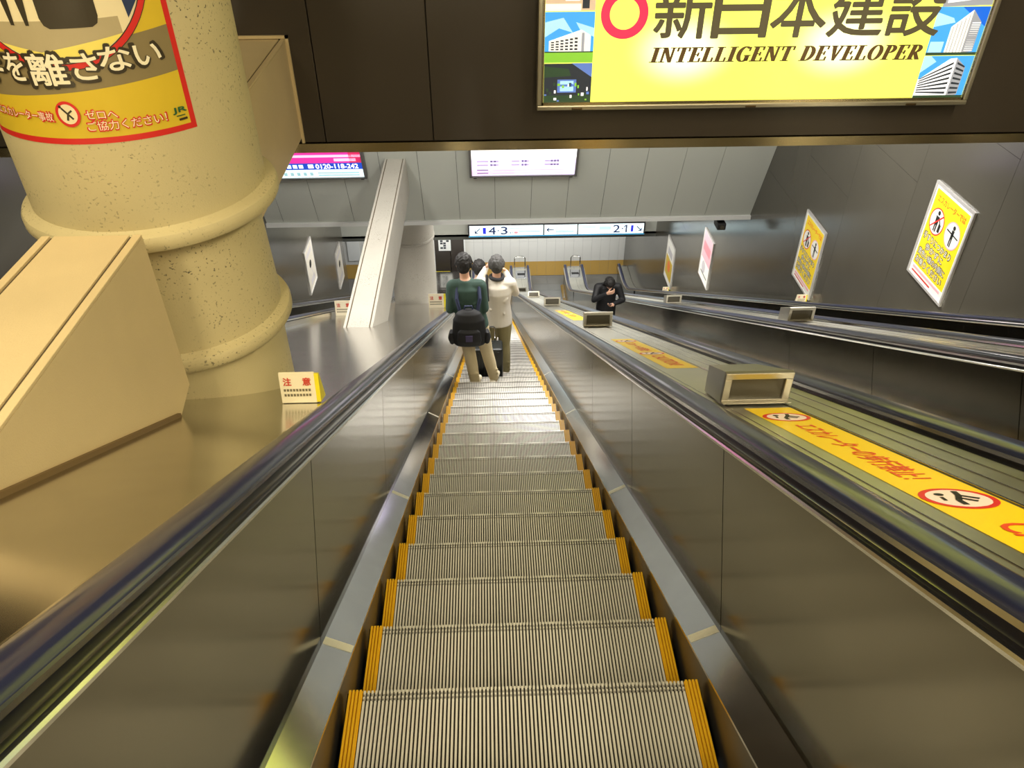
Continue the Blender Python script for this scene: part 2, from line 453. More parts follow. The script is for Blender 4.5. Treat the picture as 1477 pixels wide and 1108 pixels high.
escalator('escalator', 'second escalator, just right of the nearest one, with the black-clad rider', 2.125, 'escalators side by side')
escalator('escalator', 'rightmost escalator running along the dark poster wall', 4.25, 'escalators side by side')
escalator('escalator', 'far left escalator beyond the cream columns, mostly hidden', -3.6, 'escalators side by side')

# outer decks
def deck(label, x0, x1, h0, h1=None, lips=()):
    h1 = h1 if h1 is not None else h0
    t = thing('outer_deck', label, 'deck', group='stainless decks beside the escalators')
    x0 += .009; x1 -= .009
    swept('sheet', [(x0, h0-.06), (x0, h0), (x1, h1), (x1, h1-.06)], M_DECK2, t)
    for x, w_, hh in lips: swept('lip', [(x-w_, h0-.001), (x-w_, h0+hh), (x+w_, h0+hh), (x+w_, h0-.001)], M_STEEL, t)
    bm = bmesh.new(); box(bm, x0+.01, x1-.01, YE-.1, YE+.06, ZF+.005, ZF+h0-.005); obj('end_panel', bm, M_STEEL, t)
    return t
deck('stainless deck between the nearest and second escalators with yellow stickers', .795, 1.33, .866, lips=((1.112, .004, .006), (1.19, .0018, .003), (1.26, .0018, .003), (.865, .0018, .002)))
deck('stainless deck between the second and rightmost escalators', 2.92, 3.455, .866, lips=((3.19, .004, .006), (3.3, .0018, .003)))
deck('narrow stainless deck between the rightmost escalator and the poster wall', 5.045, XR, .866)
deck('narrow deck along the far left dark wall', XL+.0, -4.395, .866)
t = thing('outer_deck', 'wide reflective stainless deck left of the nearest escalator carrying two columns', 'deck', group='stainless decks beside the escalators')
HL = .785
swept('sheet', [(-2.77, HL-.05), (-2.77, HL), (-.93, HL), (-.93, HL-.05)], M_STEEL, t)
swept('edge_rail', [(-.93, HL-.05), (-.93, HL+.004), (-.905, HL+.006), (-.83, .86), (-.806, .864), (-.806, .80)], M_STEEL, t)
swept('edge_rail', [(-2.792, HL-.05), (-2.792, .864), (-2.775, .864), (-2.77, HL-.05)], M_STEEL, t)

# barrier hoops and plates at the foot of the decks
for x0, lb in ((.865, 'steel hoop barrier at the foot of the deck beside the nearest escalator'), (3.06, 'steel hoop barrier at the foot of the deck beside the rightmost escalator')):
    w_ = .41 if x0 < 1 else .36
    bm = bmesh.new(); zt = -12.47
    pts = [(x0, 25.7, ZF+.875), (x0, 25.7, zt-.1)]+[(x0+.1-.1*cos(pi/2*i/5), 25.7, zt-.1+.1*sin(pi/2*i/5)) for i in range(1, 6)]+[(x0+w_-.1+.1*sin(pi/2*i/5), 25.7, zt-.1+.1*cos(pi/2*i/5)) for i in range(0, 6)]+[(x0+w_, 25.7, ZF+.875)]
    tube(bm, pts, .022, 8); o = obj('barrier_hoop', bm, M_STEEL, smooth=True)
    tag(o, lb, 'barrier', 'barrier hoops at the escalator foot')
for xc, lb in ((1.1, 'slotted plate on the level deck end below the left hoop'), (3.19, 'slotted plate on the level deck end below the right hoop')):
    t = thing('deck_plate', lb, 'plate', (xc, 25.2, ZF+.874), group='slotted plates on the deck ends')
    boxes('plate', M_BAND, t, (-.21, .21, -.3, .3, 0, .012), bevel=.003)
    boxes('slot', M_DARK, t, (-.14, .14, -.06, .08, .008, .02))

# ------------------------------------------------------------------ columns and beams
def column(label, xc, yc, r1, r2, rings, zbot, ztop, m):
    t = thing('column', label, 'column', (xc, yc, zbot), group='round concrete columns')
    z = lambda v: v-zbot
    prof = [(r2, 0)]
    zs = []
    for i, (zr, big, last) in enumerate(rings):
        pr_up = r1 if last else r2+.02
        prof_part = [(r2, z(zr)-.0), (big-.03, z(zr)+.0), (big-.01, z(zr)+.008), (big, z(zr)+.025), (big, z(zr)+.06), (big-.008, z(zr)+.078), (big-.022, z(zr)+.086), (pr_up+.012, z(zr)+.09), (pr_up, z(zr)+.10)]
        prof += prof_part if i == 0 else prof_part
    prof.append((r1, z(ztop)))
    bm = bmesh.new(); lathe(bm, prof, seg=72); obj('shaft', bm, m, t, True)
    return t
def zdeck(y, h=HL): return -T*y+h
CX, CY = -1.74, 2.36
column('large cream concrete column in front with a wrapped yellow poster', CX, CY, .541, .475, ((-.105, .545, False), (.60, .598, True)), zdeck(CY+.5)-.1, 4.6, M_CONC)
column('farther cream concrete column under the grey fascia', -1.95, 15.6, .55, .53, ((-7.0+.6, .56, True),), zdeck(16.2)-.1, -4.95, M_CONC2)

def beam(label, x0, x1, y0, y1, ztop, zbot, chamfer, m, far=None):
    """box beam whose near end runs into the sloping deck"""
    t = thing('tie_beam', label, 'beam', group='boxed tie beams')
    pts = [(y0, ztop), (y1, ztop), (y1, zbot), (y0, zbot)]
    if chamfer: pts = [(y0, ztop), (y1, ztop), (y1, chamfer[1]), (y1-chamfer[0], zbot), (y0, zbot)]
    bm = bmesh.new(); prism(bm, pts, 'x', x0, x1)
    obj('casing', bm, m, t)
    # top cover strips with recessed grooves on either side
    g = .028
    boxes('edge_strip', m, t, (x0, x0+.035, y0, y1, ztop, ztop+.014), bevel=.003)
    boxes('edge_strip', m, t, (x1-.035, x1, y0, y1, ztop, ztop+.014), bevel=.003)
    boxes('cover', m, t, (x0+.05, x1-.05, y0, y1, ztop, ztop+.012), bevel=.003)
    boxes('groove', M_GROOVE, t, (x0+.034, x0+.051, y0, y1-.002, ztop-.002, ztop+.003), (x1-.051, x1-.034, y0, y1-.002, ztop-.002, ztop+.003))
    return t
beam('near cream tie beam running from the deck up against the front column', -1.93, -1.52, -1.6, 1.62, .772, -.06, (.2, 0.0), M_BEAM)
# its foot follows the sloping deck: a plinth strip along the contact
beam('cream tie beam from the front column into the brown bulkhead', -1.93, -1.52, CY+.38, YB, .772, .06, None, M_BEAM)
b2 = beam('pale tie beam from the left deck into the grey fascia', -1.99, -1.61, 6.4, 13.0, -3.35, -4.10, None, M_CONC2)
o = boxes('plinth_strip', mat('plinth_brown', s2l(120, 96, 60), .5), bpy.data.objects['tie_beam'])
bmx = bmesh.new()
prism(bmx, [(-1.2, zdeck(-1.2)-.01), (1.42, zdeck(1.42)-.01), (1.42, zdeck(1.42)+.022), (-1.2, zdeck(-1.2)+.022)], 'x', -1.945, -1.505)
bmesh.ops.recalc_face_normals(bmx, faces=bmx.faces[:]); bmx.to_mesh(o.data); bmx.free()
# frame round the hole in the bulkhead and in the fascia
boxes('collar_frame', M_BEAM, [x for x in C.objects if x.name == 'tie_beam.001'][0], (-1.95, -1.50, YB-.02, YB+.0, .79, .81), (-1.52, -1.50, YB-.02, YB+.0, .02, .81))

# ------------------------------------------------------------------ the poster on the column
R0 = .5425
PO = thing('wrapped_poster', 'yellow red-edged safety poster wrapped round the front column', 'poster', (CX, CY, 0))
def wrap(u, v, l): 
    a = u/.541; r = R0+l
    return Vector((r*sin(a), -r*cos(a), v))
K_Y = mat('poster_yellow', s2l(218, 186, 46), .45); K_G1 = mat('poster_grey_dark', s2l(138, 122, 84), .4); K_G2 = mat('poster_grey_light', s2l(182, 166, 128), .4)
K_CR = mat('poster_cream', s2l(238, 222, 180), .4); K_BK = mat('poster_black', s2l(58, 50, 34), .4); K_RD = mat('poster_red', s2l(214, 44, 38), .4)
K_GR = mat('poster_green', s2l(40, 96, 58), .4); K_NV = mat('poster_navy', s2l(40, 56, 92), .4); K_LY = mat('poster_pale_yellow', s2l(246, 226, 110), .4)
p = Print(); p.rect(-.47, 1.095, .472, 2.45, K_RD, 0); p.build('sheet', wrap, PO, .001, .02)
p = Print()
p.rect(-.448, 1.120, .448, 2.43, K_Y, 1)
# dark grey road band
p.poly([(-.448, 1.265), (-.2, 1.285), (.1, 1.309), (.448, 1.337), (.448, 1.512), (.2, 1.485), (-.1, 1.46), (-.448, 1.43)], K_G1, 2)
# inside of the ring
cu_, cv_ = .035, 1.775
p.disc(cu_, cv_, .365, K_CR, 3, n=48)
def inring(pts): 
    out = []
    for u, v in pts:
        d = math.hypot(u-cu_, v-cv_)
        out.append((u, v) if d < .362 else (cu_+(u-cu_)*.362/d, cv_+(v-cv_)*.362/d))
    return out
p.poly(inring([(-.21, 1.452), (-.12, 1.452), (-.03, 1.455), (.1, 1.46), (.2, 1.466), (.31, 1.47), (.275, 1.567), (.12, 1.565), (-.004, 1.566), (-.16, 1.562), (-.3, 1.56)]), K_G2, 4)
p.poly(inring([(-.03, 1.455), (-.21, 1.452), (-.2, 1.443), (-.12, 1.42), (.037, 1.412), (.2, 1.44), (.29, 1.462), (.31, 1.47)]), K_LY, 5)
p.poly([(.005, 1.9), (.003, 1.575), (.012, 1.55), (.03, 1.538), (.18, 1.538), (.2, 1.55), (.208, 1.575), (.208, 1.9)], K_BK, 6)
p.poly([(-.124, 1.66), (-.113, 1.551), (-.099, 1.551), (-.094, 1.66)], K_BK, 6); p.poly([(-.066, 1.66), (-.055, 1.55), (-.042, 1.55), (-.031, 1.66)], K_BK, 6)
p.poly(inring([(.300, 1.66), (.312, 1.556), (.36, 1.62), (.36, 1.7)]), K_NV, 6)
p.ring(cu_, cv_, .365, .388, K_RD, 7, n=72)
p.ring(cu_, cv_, .386, .391, K_BK, 6, n=72); p.ring(cu_, cv_, .362, .366, K_BK, 8, n=72)
p.build('artwork', wrap, PO, .0005, .02)
p = Print()
ROW = [('手', -.335, -.225, 1.336, 1.45), ('を', -.208, -.122, 1.345, 1.452), ('離', -.106, .042, 1.330, 1.452), ('さ', .061, .16, 1.348, 1.45), ('な', .163, .282, 1.372, 1.466), ('い', .292, .397, 1.378, 1.458)]
K_W = mat('poster_lettering', s2l(246, 236, 205), .4)
for ch, a, b, c, d in ROW:
    p.text(ch, a-.006, c-.006, b+.006, d+.006, K_BK, 10, bold=.055); p.text(ch, a+.004, c+.003, b-.004, d-.003, K_W, 11, bold=.02)
def outlined(s, a, c, b, d, skew=0.):
    p.text(s, a-.003, c-.003, b+.003, d+.003, K_RD, 10, bold=.06, skew=skew); p.text(s, a, c, b, d, K_W, 11, bold=.0, skew=skew)
outlined('エスカレーター事故', -.364, 1.196, -.075, 1.232, -.02)
outlined('ゼロへ', .055, 1.2, .172, 1.234, -.05); outlined('ご協力ください！', .05, 1.150, .352, 1.188)
p.ring(-.011, 1.22, .036, .047, K_RD, 10, ky=1.1); p.disc(-.011, 1.22, .036, K_CR, 10, ry=.04)
p.line([(-.03, 1.245), (-.01, 1.22), (-.018, 1.195)], .008, K_BK, 11); p.line([(-.01, 1.222), (.008, 1.235)], .007, K_BK, 11); p.line([(-.01, 1.22), (.006, 1.2)], .008, K_BK, 11); p.disc(-.034, 1.25, .006, K_BK, 11)
p.text('JR', .381, 1.168, .44, 1.194, K_GR, 10, bold=.05); p.line([(.392, 1.160), (.43, 1.160)], .004, K_GR, 10); p.line([(.40, 1.144), (.436, 1.145)], .009, K_BK, 10)
p.build('lettering', wrap, PO, .0005, .02)

# ------------------------------------------------------------------ the big lit sign
S = thing('lit_billboard', 'large yellow backlit company sign on the brown bulkhead', 'sign', (0, YB, 0))
SX0, SX1, SZ0, SZ1 = .298, 3.58, .283, 1.93
fr = .036
boxes('casing', M_ALU, S, (SX0+.03, SX1-.03, -.10, -.002, SZ0+.03, SZ1-.03))
for q in ((SX0, SX1, -.125, -.02, SZ0, SZ0+fr), (SX0, SX1, -.125, -.02, SZ1-fr, SZ1), (SX0, SX0+fr, -.125, -.02, SZ0+fr, SZ1-fr), (SX1-fr, SX1, -.125, -.02, SZ0+fr, SZ1-fr)):
    boxes('frame_bar', M_ALU, S, q, bevel=.008)
for q in ((SX0+fr, SX1-fr, -.115, -.1, SZ0+fr, SZ0+fr+.02), (SX0+fr, SX0+fr+.012, -.115, -.1, SZ0+fr, SZ1-fr), (SX1-fr-.012, SX1-fr, -.115, -.1, SZ0+fr, SZ1-fr)):
    boxes('inner_bead', M_GOLD, S, q)
for x in (.60, 1.92, 3.15): boxes('latch', mat('latch_bronze', (.12, .08, .04), .4, .8), S, (x-.04, x+.04, -.131, -.12, SZ0+.004, SZ0+.02), bevel=.004)
def emis(name, col, st): return mat(name, s2l(*col), .3, emit=st)
SY = mat('sign_yellow_lit', s2l(222, 226, 84), .25, emit=1.65)
nt = SY.node_tree; bs = nt.nodes['Principled BSDF']
tc = nt.nodes.new('ShaderNodeTexCoord'); last = None
# two backlight hot spots painted into the face's emission colour
for cx_, cz_ in ((1.36, .70), (2.52, .74)):
    su = nt.nodes.new('ShaderNodeVectorMath'); su.operation = 'SUBTRACT'; su.inputs[1].default_value = (cx_, -.1, cz_)
    mu = nt.nodes.new('ShaderNodeVectorMath'); mu.operation = 'MULTIPLY'; mu.inputs[1].default_value = (1, 0, 1.5)
    ln = nt.nodes.new('ShaderNodeVectorMath'); ln.operation = 'LENGTH'
    mr = nt.nodes.new('ShaderNodeMapRange'); mr.interpolation_type = 'SMOOTHERSTEP'; mr.inputs[1].default_value = 0; mr.inputs[2].default_value = .48; mr.inputs[3].default_value = 1; mr.inputs[4].default_value = 0
    nt.links.new(tc.outputs['Object'], su.inputs[0]); nt.links.new(su.outputs[0], mu.inputs[0]); nt.links.new(mu.outputs[0], ln.inputs[0]); nt.links.new(ln.outputs['Value'], mr.inputs[0])
    if last:
        ad = nt.nodes.new('ShaderNodeMath'); ad.operation = 'MAXIMUM'; nt.links.new(last, ad.inputs[0]); nt.links.new(mr.outputs[0], ad.inputs[1]); last = ad.outputs[0]
    else: last = mr.outputs[0]
mx = nt.nodes.new('ShaderNodeMix'); mx.data_type = 'RGBA'; mx.inputs[6].default_value = (*s2l(190, 197, 88), 1); mx.inputs[7].default_value = (1.1, 1.1, .72, 1)
nt.links.new(last, mx.inputs[0]); nt.links.new(mx.outputs[2], bs.inputs['Emission Color'])
YF = -.104
face = plane((0, YF, 0), (1, 0, 0), (0, 0, 1))
p = Print(); p.rect(SX0+fr, SZ0+fr, SX1-fr, SZ1-fr, SY, 0); p.build('lit_face', face, S)
TXT = mat('sign_text_dark', s2l(92, 84, 62), .4, emit=.55); TXT2 = mat('sign_text_brown', s2l(96, 72, 40), .4, emit=.55); RDL = emis('sign_red_lit', (240, 52, 84), .95)
p = Print()
xs5 = [1.115+.418*i for i in range(5)]
for ch, x in zip('新日本建設', xs5): p.text(ch, x+.012, .785, x+.405, 1.15, TXT, 3, bold=.017)
p.build('lettering', face, S); p = Print()
p.ring(.909, .951, .105, .168, RDL, 3, n=48); p.poly([(.83, 1.06), (.9, 1.1), (1.02, 1.3), (.94, 1.3)], RDL, 3)
p.build('logo_ring', face, S); p = Print()
# English line in a slanted serif drawn by hand
def serif(p, s, u0, v0, height, width, m, layer=3):
    st, th, se = .20, .07, .06
    def R(a, b, c, d): return [(a, b), (c, b), (c, d), (a, d)]
    def ellring(cx, cy, rx, ry, tx, ty, a0=0, a1=360, n=20):
        out = []
        for i in range(n):
            A, B = radians(a0+(a1-a0)*i/n), radians(a0+(a1-a0)*(i+1)/n)
            out.append([(cx+rx*cos(A), cy+ry*sin(A)), (cx+rx*cos(B), cy+ry*sin(B)), (cx+(rx-tx)*cos(B), cy+(ry-ty)*sin(B)), (cx+(rx-tx)*cos(A), cy+(ry-ty)*sin(A))])
        return out
    G = {
     'I': (.44, [R(.12, 0, .32, 1), R(0, 0, .44, se), R(0, 1-se, .44, 1)]),
     'N': (.86, [R(.12, 0, .19, 1), R(.66, 0, .73, 1), [(.08, 1), (.30, 1), (.74, 0), (.60, 0)], R(0, 0, .32, se), R(.52, 1-se, .86, 1), R(0, 1-se, .25, 1)]),
     'T': (.74, [R(.27, 0, .47, 1), R(.15, 0, .59, se), R(0, 1-th, .74, 1), R(0, .72, .05, 1), R(.69, .72, .74, 1)]),
     'E': (.70, [R(.10, 0, .30, 1), R(0, 0, .68, th), R(0, 1-th, .64, 1), R(.3, .48, .50, .54), R(.63, 0, .68, .28), R(.59, .74, .64, 1), R(.47, .38, .51, .64)]),
     'L': (.68, [R(.10, 0, .30, 1), R(0, 0, .66, th), R(0, 1-se, .44, 1), R(.61, 0, .66, .3)]),
     'G': (.80, ellring(.42, .5, .42, .52, .2, .07, 50, 325)+[R(.54, .04, .74, .44), R(.46, .38, .82, .44), R(.66, .7, .71, .98)]),
     'D': (.80, [R(.10, 0, .30, 1), R(0, 0, .4, se), R(0, 1-se, .4, 1)]+ellring(.34, .5, .45, .5, .2, .06, -90, 90)),
     'V': (.76, [[(.06, 1), (.28, 1), (.46, .0), (.36, .0)], [(.60, 1), (.68, 1), (.44, 0), (.38, 0)], R(0, 1-se, .36, 1), R(.50, 1-se, .78, 1)]),
     'O': (.82, ellring(.41, .5, .41, .52, .2, .06)),
     'P': (.68, [R(.10, 0, .30, 1), R(0, 0, .42, se), R(0, 1-se, .36, 1)]+ellring(.34, .73, .34, .27, .19, .06, -90, 90)),
     'R': (.80, [R(.10, 0, .30, 1), R(0, 0, .40, se), R(0, 1-se, .36, 1), [(.30, .48), (.46, .48), (.80, 0), (.58, 0)]]+ellring(.34, .73, .34, .27, .19, .06, -90, 90)),
     ' ': (.36, [])}
    gap = .10
    tot = sum(G[c][0]+gap for c in s)-gap; k = width/tot; x = 0
    for c in s:
        wd_, polys = G[c]
        for q in polys:
            for e_ in (-.0045, 0, .0045): p.poly([(u0+e_+(x+a)*k+.24*height*(b-.0), v0+b*height) for a, b in q], m, layer+e_*20)
        x += wd_+gap
    # strokes are doubled a little sideways for weight
serif(p, 'INTELLIGENT DEVELOPER', 1.118, .617, .105, 1.995, TXT2)
p.build('lettering', face, S)
# photographs printed at both ends of the sign
Ea = {k: emis('photo_'+k, c, .9) for k, c in dict(sky=(70, 160, 235), sky_pale=(170, 215, 245), sky_deep=(30, 100, 215), grass=(130, 190, 60), cream=(240, 236, 228), grey=(150, 152, 160), dark=(46, 50, 56), brown=(150, 104, 74), leaf=(50, 70, 48), blue=(92, 120, 190), white=(250, 250, 252), tan=(206, 180, 150)).items()}
p = Print()
a0, a1 = SX0+.05, .700
def photo_frame(u0, u1, v0, v1, m): p.rect(u0, v0, u1, v1, m, 2)
# left column: interior, low white block on a lawn, night house among trees
photo_frame(a0, a1, .975, 1.55, Ea['tan']); p.rect(a0, 1.06, a0+.12, 1.25, Ea['brown'], 3); p.rect(a0+.14, 1.04, a0+.24, 1.12, Ea['white'], 3); p.rect(a0+.1, 1.1, a0+.22, 1.2, Ea['brown'], 3); p.rect(a0+.26, .99, a0+.31, 1.3, Ea['dark'], 3); p.rect(a0, .975, a0+.25, 1.02, Ea['cream'], 4)
photo_frame(a0, a1, .625, .968, Ea['sky']); p.poly([(a0, .80), (a0+.1, .86), (a0+.2, .83), (a0+.13, .93), (a0, .9)], Ea['sky_pale'], 3); p.poly([(a0+.22, .9), (a1, .86), (a1, .8), (a0+.25, .85)], Ea['sky_pale'], 3)
p.rect(a0, .625, a1, .695, Ea['grass'], 3)
p.poly([(a0+.03, .705), (a0+.33, .695), (a0+.33, .81), (a0+.26, .85), (a0+.03, .775)], Ea['cream'], 4)
for r in range(4):
    for c in range(6):
        x = a0+.045+c*.034; t_ = c/6
        z0_ = .712+r*(.016+.010*t_)
        p.rect(x, z0_, x+.022, z0_+.009+.005*t_, Ea['dark'], 5)
p.rect(a0+.265, .70, a0+.285, .83, Ea['grey'], 5); p.rect(a0, .695, a1, .703, Ea['leaf'], 5)
photo_frame(a0, a1, .325, .618, Ea['dark']); p.poly([(a0+.2, .62), (a1, .62), (a1, .52)], Ea['blue'], 3); p.poly([(a0, .6), (a0+.18, .58), (a0+.2, .53), (a0, .52)], Ea['leaf'], 3)
p.rect(a0+.1, .41, a0+.24, .505, Ea['blue'], 4); p.rect(a0+.12, .47, a0+.22, .495, Ea['sky_pale'], 5); p.rect(a0+.12, .42, a0+.22, .455, Ea['sky_pale'], 5); p.rect(a0, .33, a1, .39, Ea['leaf'], 3)
rr = random.Random(3)
for i in range(26):
    x = a0+rr.random()*.32; z_ = .335+rr.random()*.13; p.rect(x, z_, x+.008+rr.random()*.014, z_+.01+rr.random()*.02, Ea[rr.choice(['white', 'blue', 'leaf', 'grass'])], 6)
p.build('photograph_print', face, S); p = Print()
# right column: tower on blue sky, banded apartment block
b0, b1 = 3.155, SX1-.05
p.poly([(b0+.02, .975), (b1, .985), (b1, 1.5), (b0+.02, 1.5)], Ea['grey'], 2); p.poly([(b0+.05, 1.0), (b1-.05, 1.03), (b1-.02, 1.12), (b0+.05, 1.1)], Ea['white'], 3)
photo_frame(b0, b1, .645, .975, Ea['sky']); p.poly([(b0+.17, .975), (b1, .975), (b1, .84)], Ea['sky_deep'], 3); p.poly([(b0, .94), (b0+.13, .9), (b0+.15, .87), (b0, .84)], Ea['sky_pale'], 3)
p.poly([(b0+.13, .66), (b0+.26, .66), (b0+.26, .955), (b0+.13, .84)], Ea['cream'], 4); p.poly([(b0+.26, .66), (b0+.34, .67), (b0+.34, .87), (b0+.26, .955)], Ea['grey'], 4)
for i in range(14): p.rect(b0+.275, .675+i*.015, b0+.335, .681+i*.014, Ea['white'], 5)
for i in range(5): p.rect(b0+.145+i*.024, .665, b0+.150+i*.024, .84+i*.02, Ea['grey'], 5)
p.rect(b0, .645, b1, .665, Ea['leaf'], 5); p.rect(b0+.01, .665, b0+.11, .74, Ea['sky_pale'], 4)
photo_frame(b0, b1, .325, .64, Ea['sky']); p.poly([(b0, .52), (b0+.1, .6), (b0+.05, .64), (b0, .64)], Ea['sky_pale'], 3)
p.poly([(b0+.0, .345), (b0+.25, .335), (b0+.25, .625), (b0+.2, .62), (b0, .47)], Ea['white'], 4); p.poly([(b0+.25, .335), (b0+.33, .36), (b0+.33, .56), (b0+.25, .625)], Ea['grey'], 4)
for i in range(7):
    f0, f1 = .375+i*.016, .365+i*.036
    p.poly([(b0+.01, f0), (b0+.235, f1), (b0+.235, f1+.016), (b0+.01, f0+.008)], Ea['dark'], 5); p.poly([(b0+.262, f1), (b0+.325, f1*.86+.055), (b0+.325, f1*.86+.067), (b0+.262, f1+.016)], Ea['dark'], 5)
p.rect(b0, .325, b1, .355, Ea['leaf'], 6)
p.build('photograph_print', face, S)

# ------------------------------------------------------------------ lit signs on the grey fascia
def fascia_sign(label, u0, u1, v0, v1, paint):
    t = thing('lit_panel_sign', label, 'sign', fpt((u0+u1)/2, v0, 0), group='lit signs on the grey fascia')
    off = Vector(t.location)
    bm = bmesh.new(); fbox(bm, u0, u1, v0, v1, 0, .10)
    for v in bm.verts: v.co -= off
    obj('casing', bm, mat('sign_casing', s2l(120, 118, 116), .35, .6), t)
    bm = bmesh.new()
    for q in ((u0, u1, v0, v0+.035), (u0, u1, v1-.035, v1), (u0, u0+.045, v0, v1), (u1-.045, u1, v0, v1)): fbox(bm, *q, .09, .13)
    for v in bm.verts: v.co -= off
    obj('frame', bm, mat('sign_casing', (0, 0, 0)), t)
    bm = bmesh.new()
    for u in (u0+.1, u1-.1): fbox(bm, u-.03, u+.03, v0-.08, v0, .02, .07)
    for v in bm.verts: v.co -= off
    obj('bracket', bm, M_DARK, t)
    pr = Print(); paint(pr, u0+.045, u1-.045, v0+.035, v1-.035)
    pr.build('lit_face', lambda u, v, l: fpt(u, v, .105+l)-off, t, .001)
E_LIL = emis('lcd_lilac', (226, 214, 246), 1.0); E_LIL2 = emis('lcd_grey', (176, 160, 196), .9); E_WH = emis('lcd_white', (255, 253, 250), 1.25); E_PK = emis('lcd_pink', (236, 196, 232), 1.0); E_DK = emis('lcd_dark', (110, 96, 140), .8)
def paint_lcd(p, u0, u1, v0, v1):
    p.rect(u0, v0, u1, v1, E_LIL, 1); p.rect(u0, v0+.41, u1, v1, E_WH, 2); p.rect(u0, v0+.02, u0+.8, v0+.14, E_PK, 2)
    w_ = u1-u0
    for r, z in enumerate((.34, .25)):
        for a, b in ((.05, .16), (.19, .26), (.38, .46), (.5, .55), (.70, .82)):
            p.rect(u0+a*w_, v0+z, u0+b*w_, v0+z+.035, E_LIL2, 3)
        for a in (.18, .215, .48, .51, .76, .79, .82): p.rect(u0+a*w_, v0+z-.005, u0+(a+.018)*w_, v0+z+.04, E_DK, 4)
    for z in (.13, .05):
        p.rect(u0+.05*w_, v0+z, u0+.16*w_, v0+z+.025, E_DK, 3); p.rect(u0+.2*w_, v0+z, u0+.9*w_, v0+z+.012, E_LIL2, 3)
fascia_sign('lilac-white lit timetable board hanging mid fascia, right of the pale beam', -.43, 1.60, 1.40, 2.45, paint_lcd)
E_MG = emis('ad_magenta', (226, 50, 150), 1.0); E_BL = emis('ad_blue', (30, 70, 180), 1.0); E_CY = emis('ad_pale', (220, 244, 250), 1.1); E_CY2 = emis('ad_teal', (150, 190, 196), .9)
E_CR = emis('ad_crimson', (200, 40, 90), .9)
def paint_ad(p, u0, u1, v0, v1):
    p.rect(u0, v0, u1, v1, E_CY, 1); p.rect(u0, v0+.36, u1, v1, E_MG, 2); p.rect(u0, v0+.50, u1, v0+.56, emis('ad_rose', (250, 190, 220), 1), 3); p.rect(u1-.22, v0+.36, u1, v1, E_CR, 3); p.rect(u0, v0+.2, u1, v0+.36, E_BL, 2)
    p.text('0120-118-242', u1-.86, v0+.225, u1-.08, v0+.335, E_WH, 4, bold=.03)
    for i in range(6): p.rect(u1-1.72+i*.11, v0+.235, u1-1.64+i*.11, v0+.325, E_CY, 4)
    p.rect(u1-1.0, v0+.235, u1-.9, v0+.33, E_WH, 4); p.rect(u1-.5, v0+.4, u1-.1, v0+.47, emis('ad_rose', (250, 190, 220), 1), 3)
    for i in range(7): p.rect(u1-1.72+i*.12, v0+.05, u1-1.66+i*.12, v0+.13, E_CY2, 3)
    for z in (.04, .10): p.rect(u1-.85, v0+z, u1-.08, v0+z+.03, E_CY2, 3)
fascia_sign('magenta, blue and white lit advertisement left on the grey fascia', -4.35, -2.36, 1.42, 2.45, paint_ad)

# platform direction sign
D = thing('direction_sign', 'long white lit platform sign with 4 and 3 left, 2 and 1 right', 'sign', (0, 21.5, 0))
dx0, dx1, dz0, dz1 = -.76, 4.87, -9.34, -8.88
boxes('casing', mat('sign_casing_dark', s2l(70, 68, 70), .4, .4), D, (dx0, dx1, -.22, .1, dz0, dz1), bevel=.01)
boxes('blue_edge', emis('sign_blue_edge', (60, 140, 180), .8), D, (dx0+.02, dx1-.02, -.235, -.21, dz0+.01, dz0+.035))
E_SW = emis('dir_white', (226, 248, 252), 1.15); E_SN = emis('dir_navy', (40, 48, 90), .5); E_SB = emis('dir_blue', (36, 40, 190), .9); E_SG = emis('dir_grey', (150, 176, 190), .9); E_SR = emis('dir_red', (220, 130, 140), .9); E_ST = emis('dir_teal', (190, 226, 226), 1)
dfn = plane((0, -.222, 0), (1, 0, 0), (0, 0, 1))
p = Print(); z0, z1 = dz0+.05, dz1-.07
for a, b in ((dx0+.05, 1.62), (1.66, 2.70), (2.74, dx1-.05)): p.rect(a, z0, b, z1, E_SW, 1)
p.build('lit_face', dfn, D, .002)
p = Print(); zc = (z0+z1)/2
def arrow(x, z, dx_, dz_, L=.11):
    n_ = math.hypot(dx_, dz_); dx_, dz_ = dx_/n_*L, dz_/n_*L
    p.line([(x-dx_, z-dz_), (x+dx_, z+dz_)], .03, E_SN, 3)
    for s in (1, -1):
        ca, sa = cos(s*radians(140)), sin(s*radians(140))
        p.line([(x+dx_, z+dz_), (x+dx_+.9*(dx_*ca-dz_*sa), z+dz_+.9*(dx_*sa+dz_*ca))], .03, E_SN, 3)
arrow(-.46, zc, -1, -1); p.rect(-.29, zc-.11, -.19, zc+.11, E_SB, 3); p.text('4', -.11, zc-.13, .12, zc+.13, E_SN, 3, bold=.02); p.disc(.2, zc, .025, E_SN, 3, n=10); p.text('3', .28, zc-.13, .49, zc+.13, E_SN, 3, bold=.02)
p.text('番線', .55, zc-.12, .68, zc-.03, E_SN, 3)
p.rect(.70, zc-.11, .82, zc-.04, E_SR, 3); p.rect(.56, zc+.06, 1.5, zc+.085, E_SG, 3); p.rect(.84, zc-.06, 1.52, zc-.02, E_SG, 3); p.rect(.84, zc-.12, 1.52, zc-.08, E_ST, 3)
arrow(1.85, zc, -1, 0); p.text('出口', 2.02, zc+.0, 2.22, zc+.1, E_SN, 3); p.rect(2.02, zc-.09, 2.6, zc-.05, E_SG, 3); p.rect(2.02, zc-.04, 2.45, zc-.02, E_SG, 3)
p.rect(2.85, zc+.06, 3.3, zc+.085, E_SG, 3); p.rect(3.4, zc-.03, 3.78, zc+.09, emis('dir_sky', (170, 210, 250), 1), 3); p.rect(2.85, zc-.11, 3.75, zc-.05, E_ST, 3)
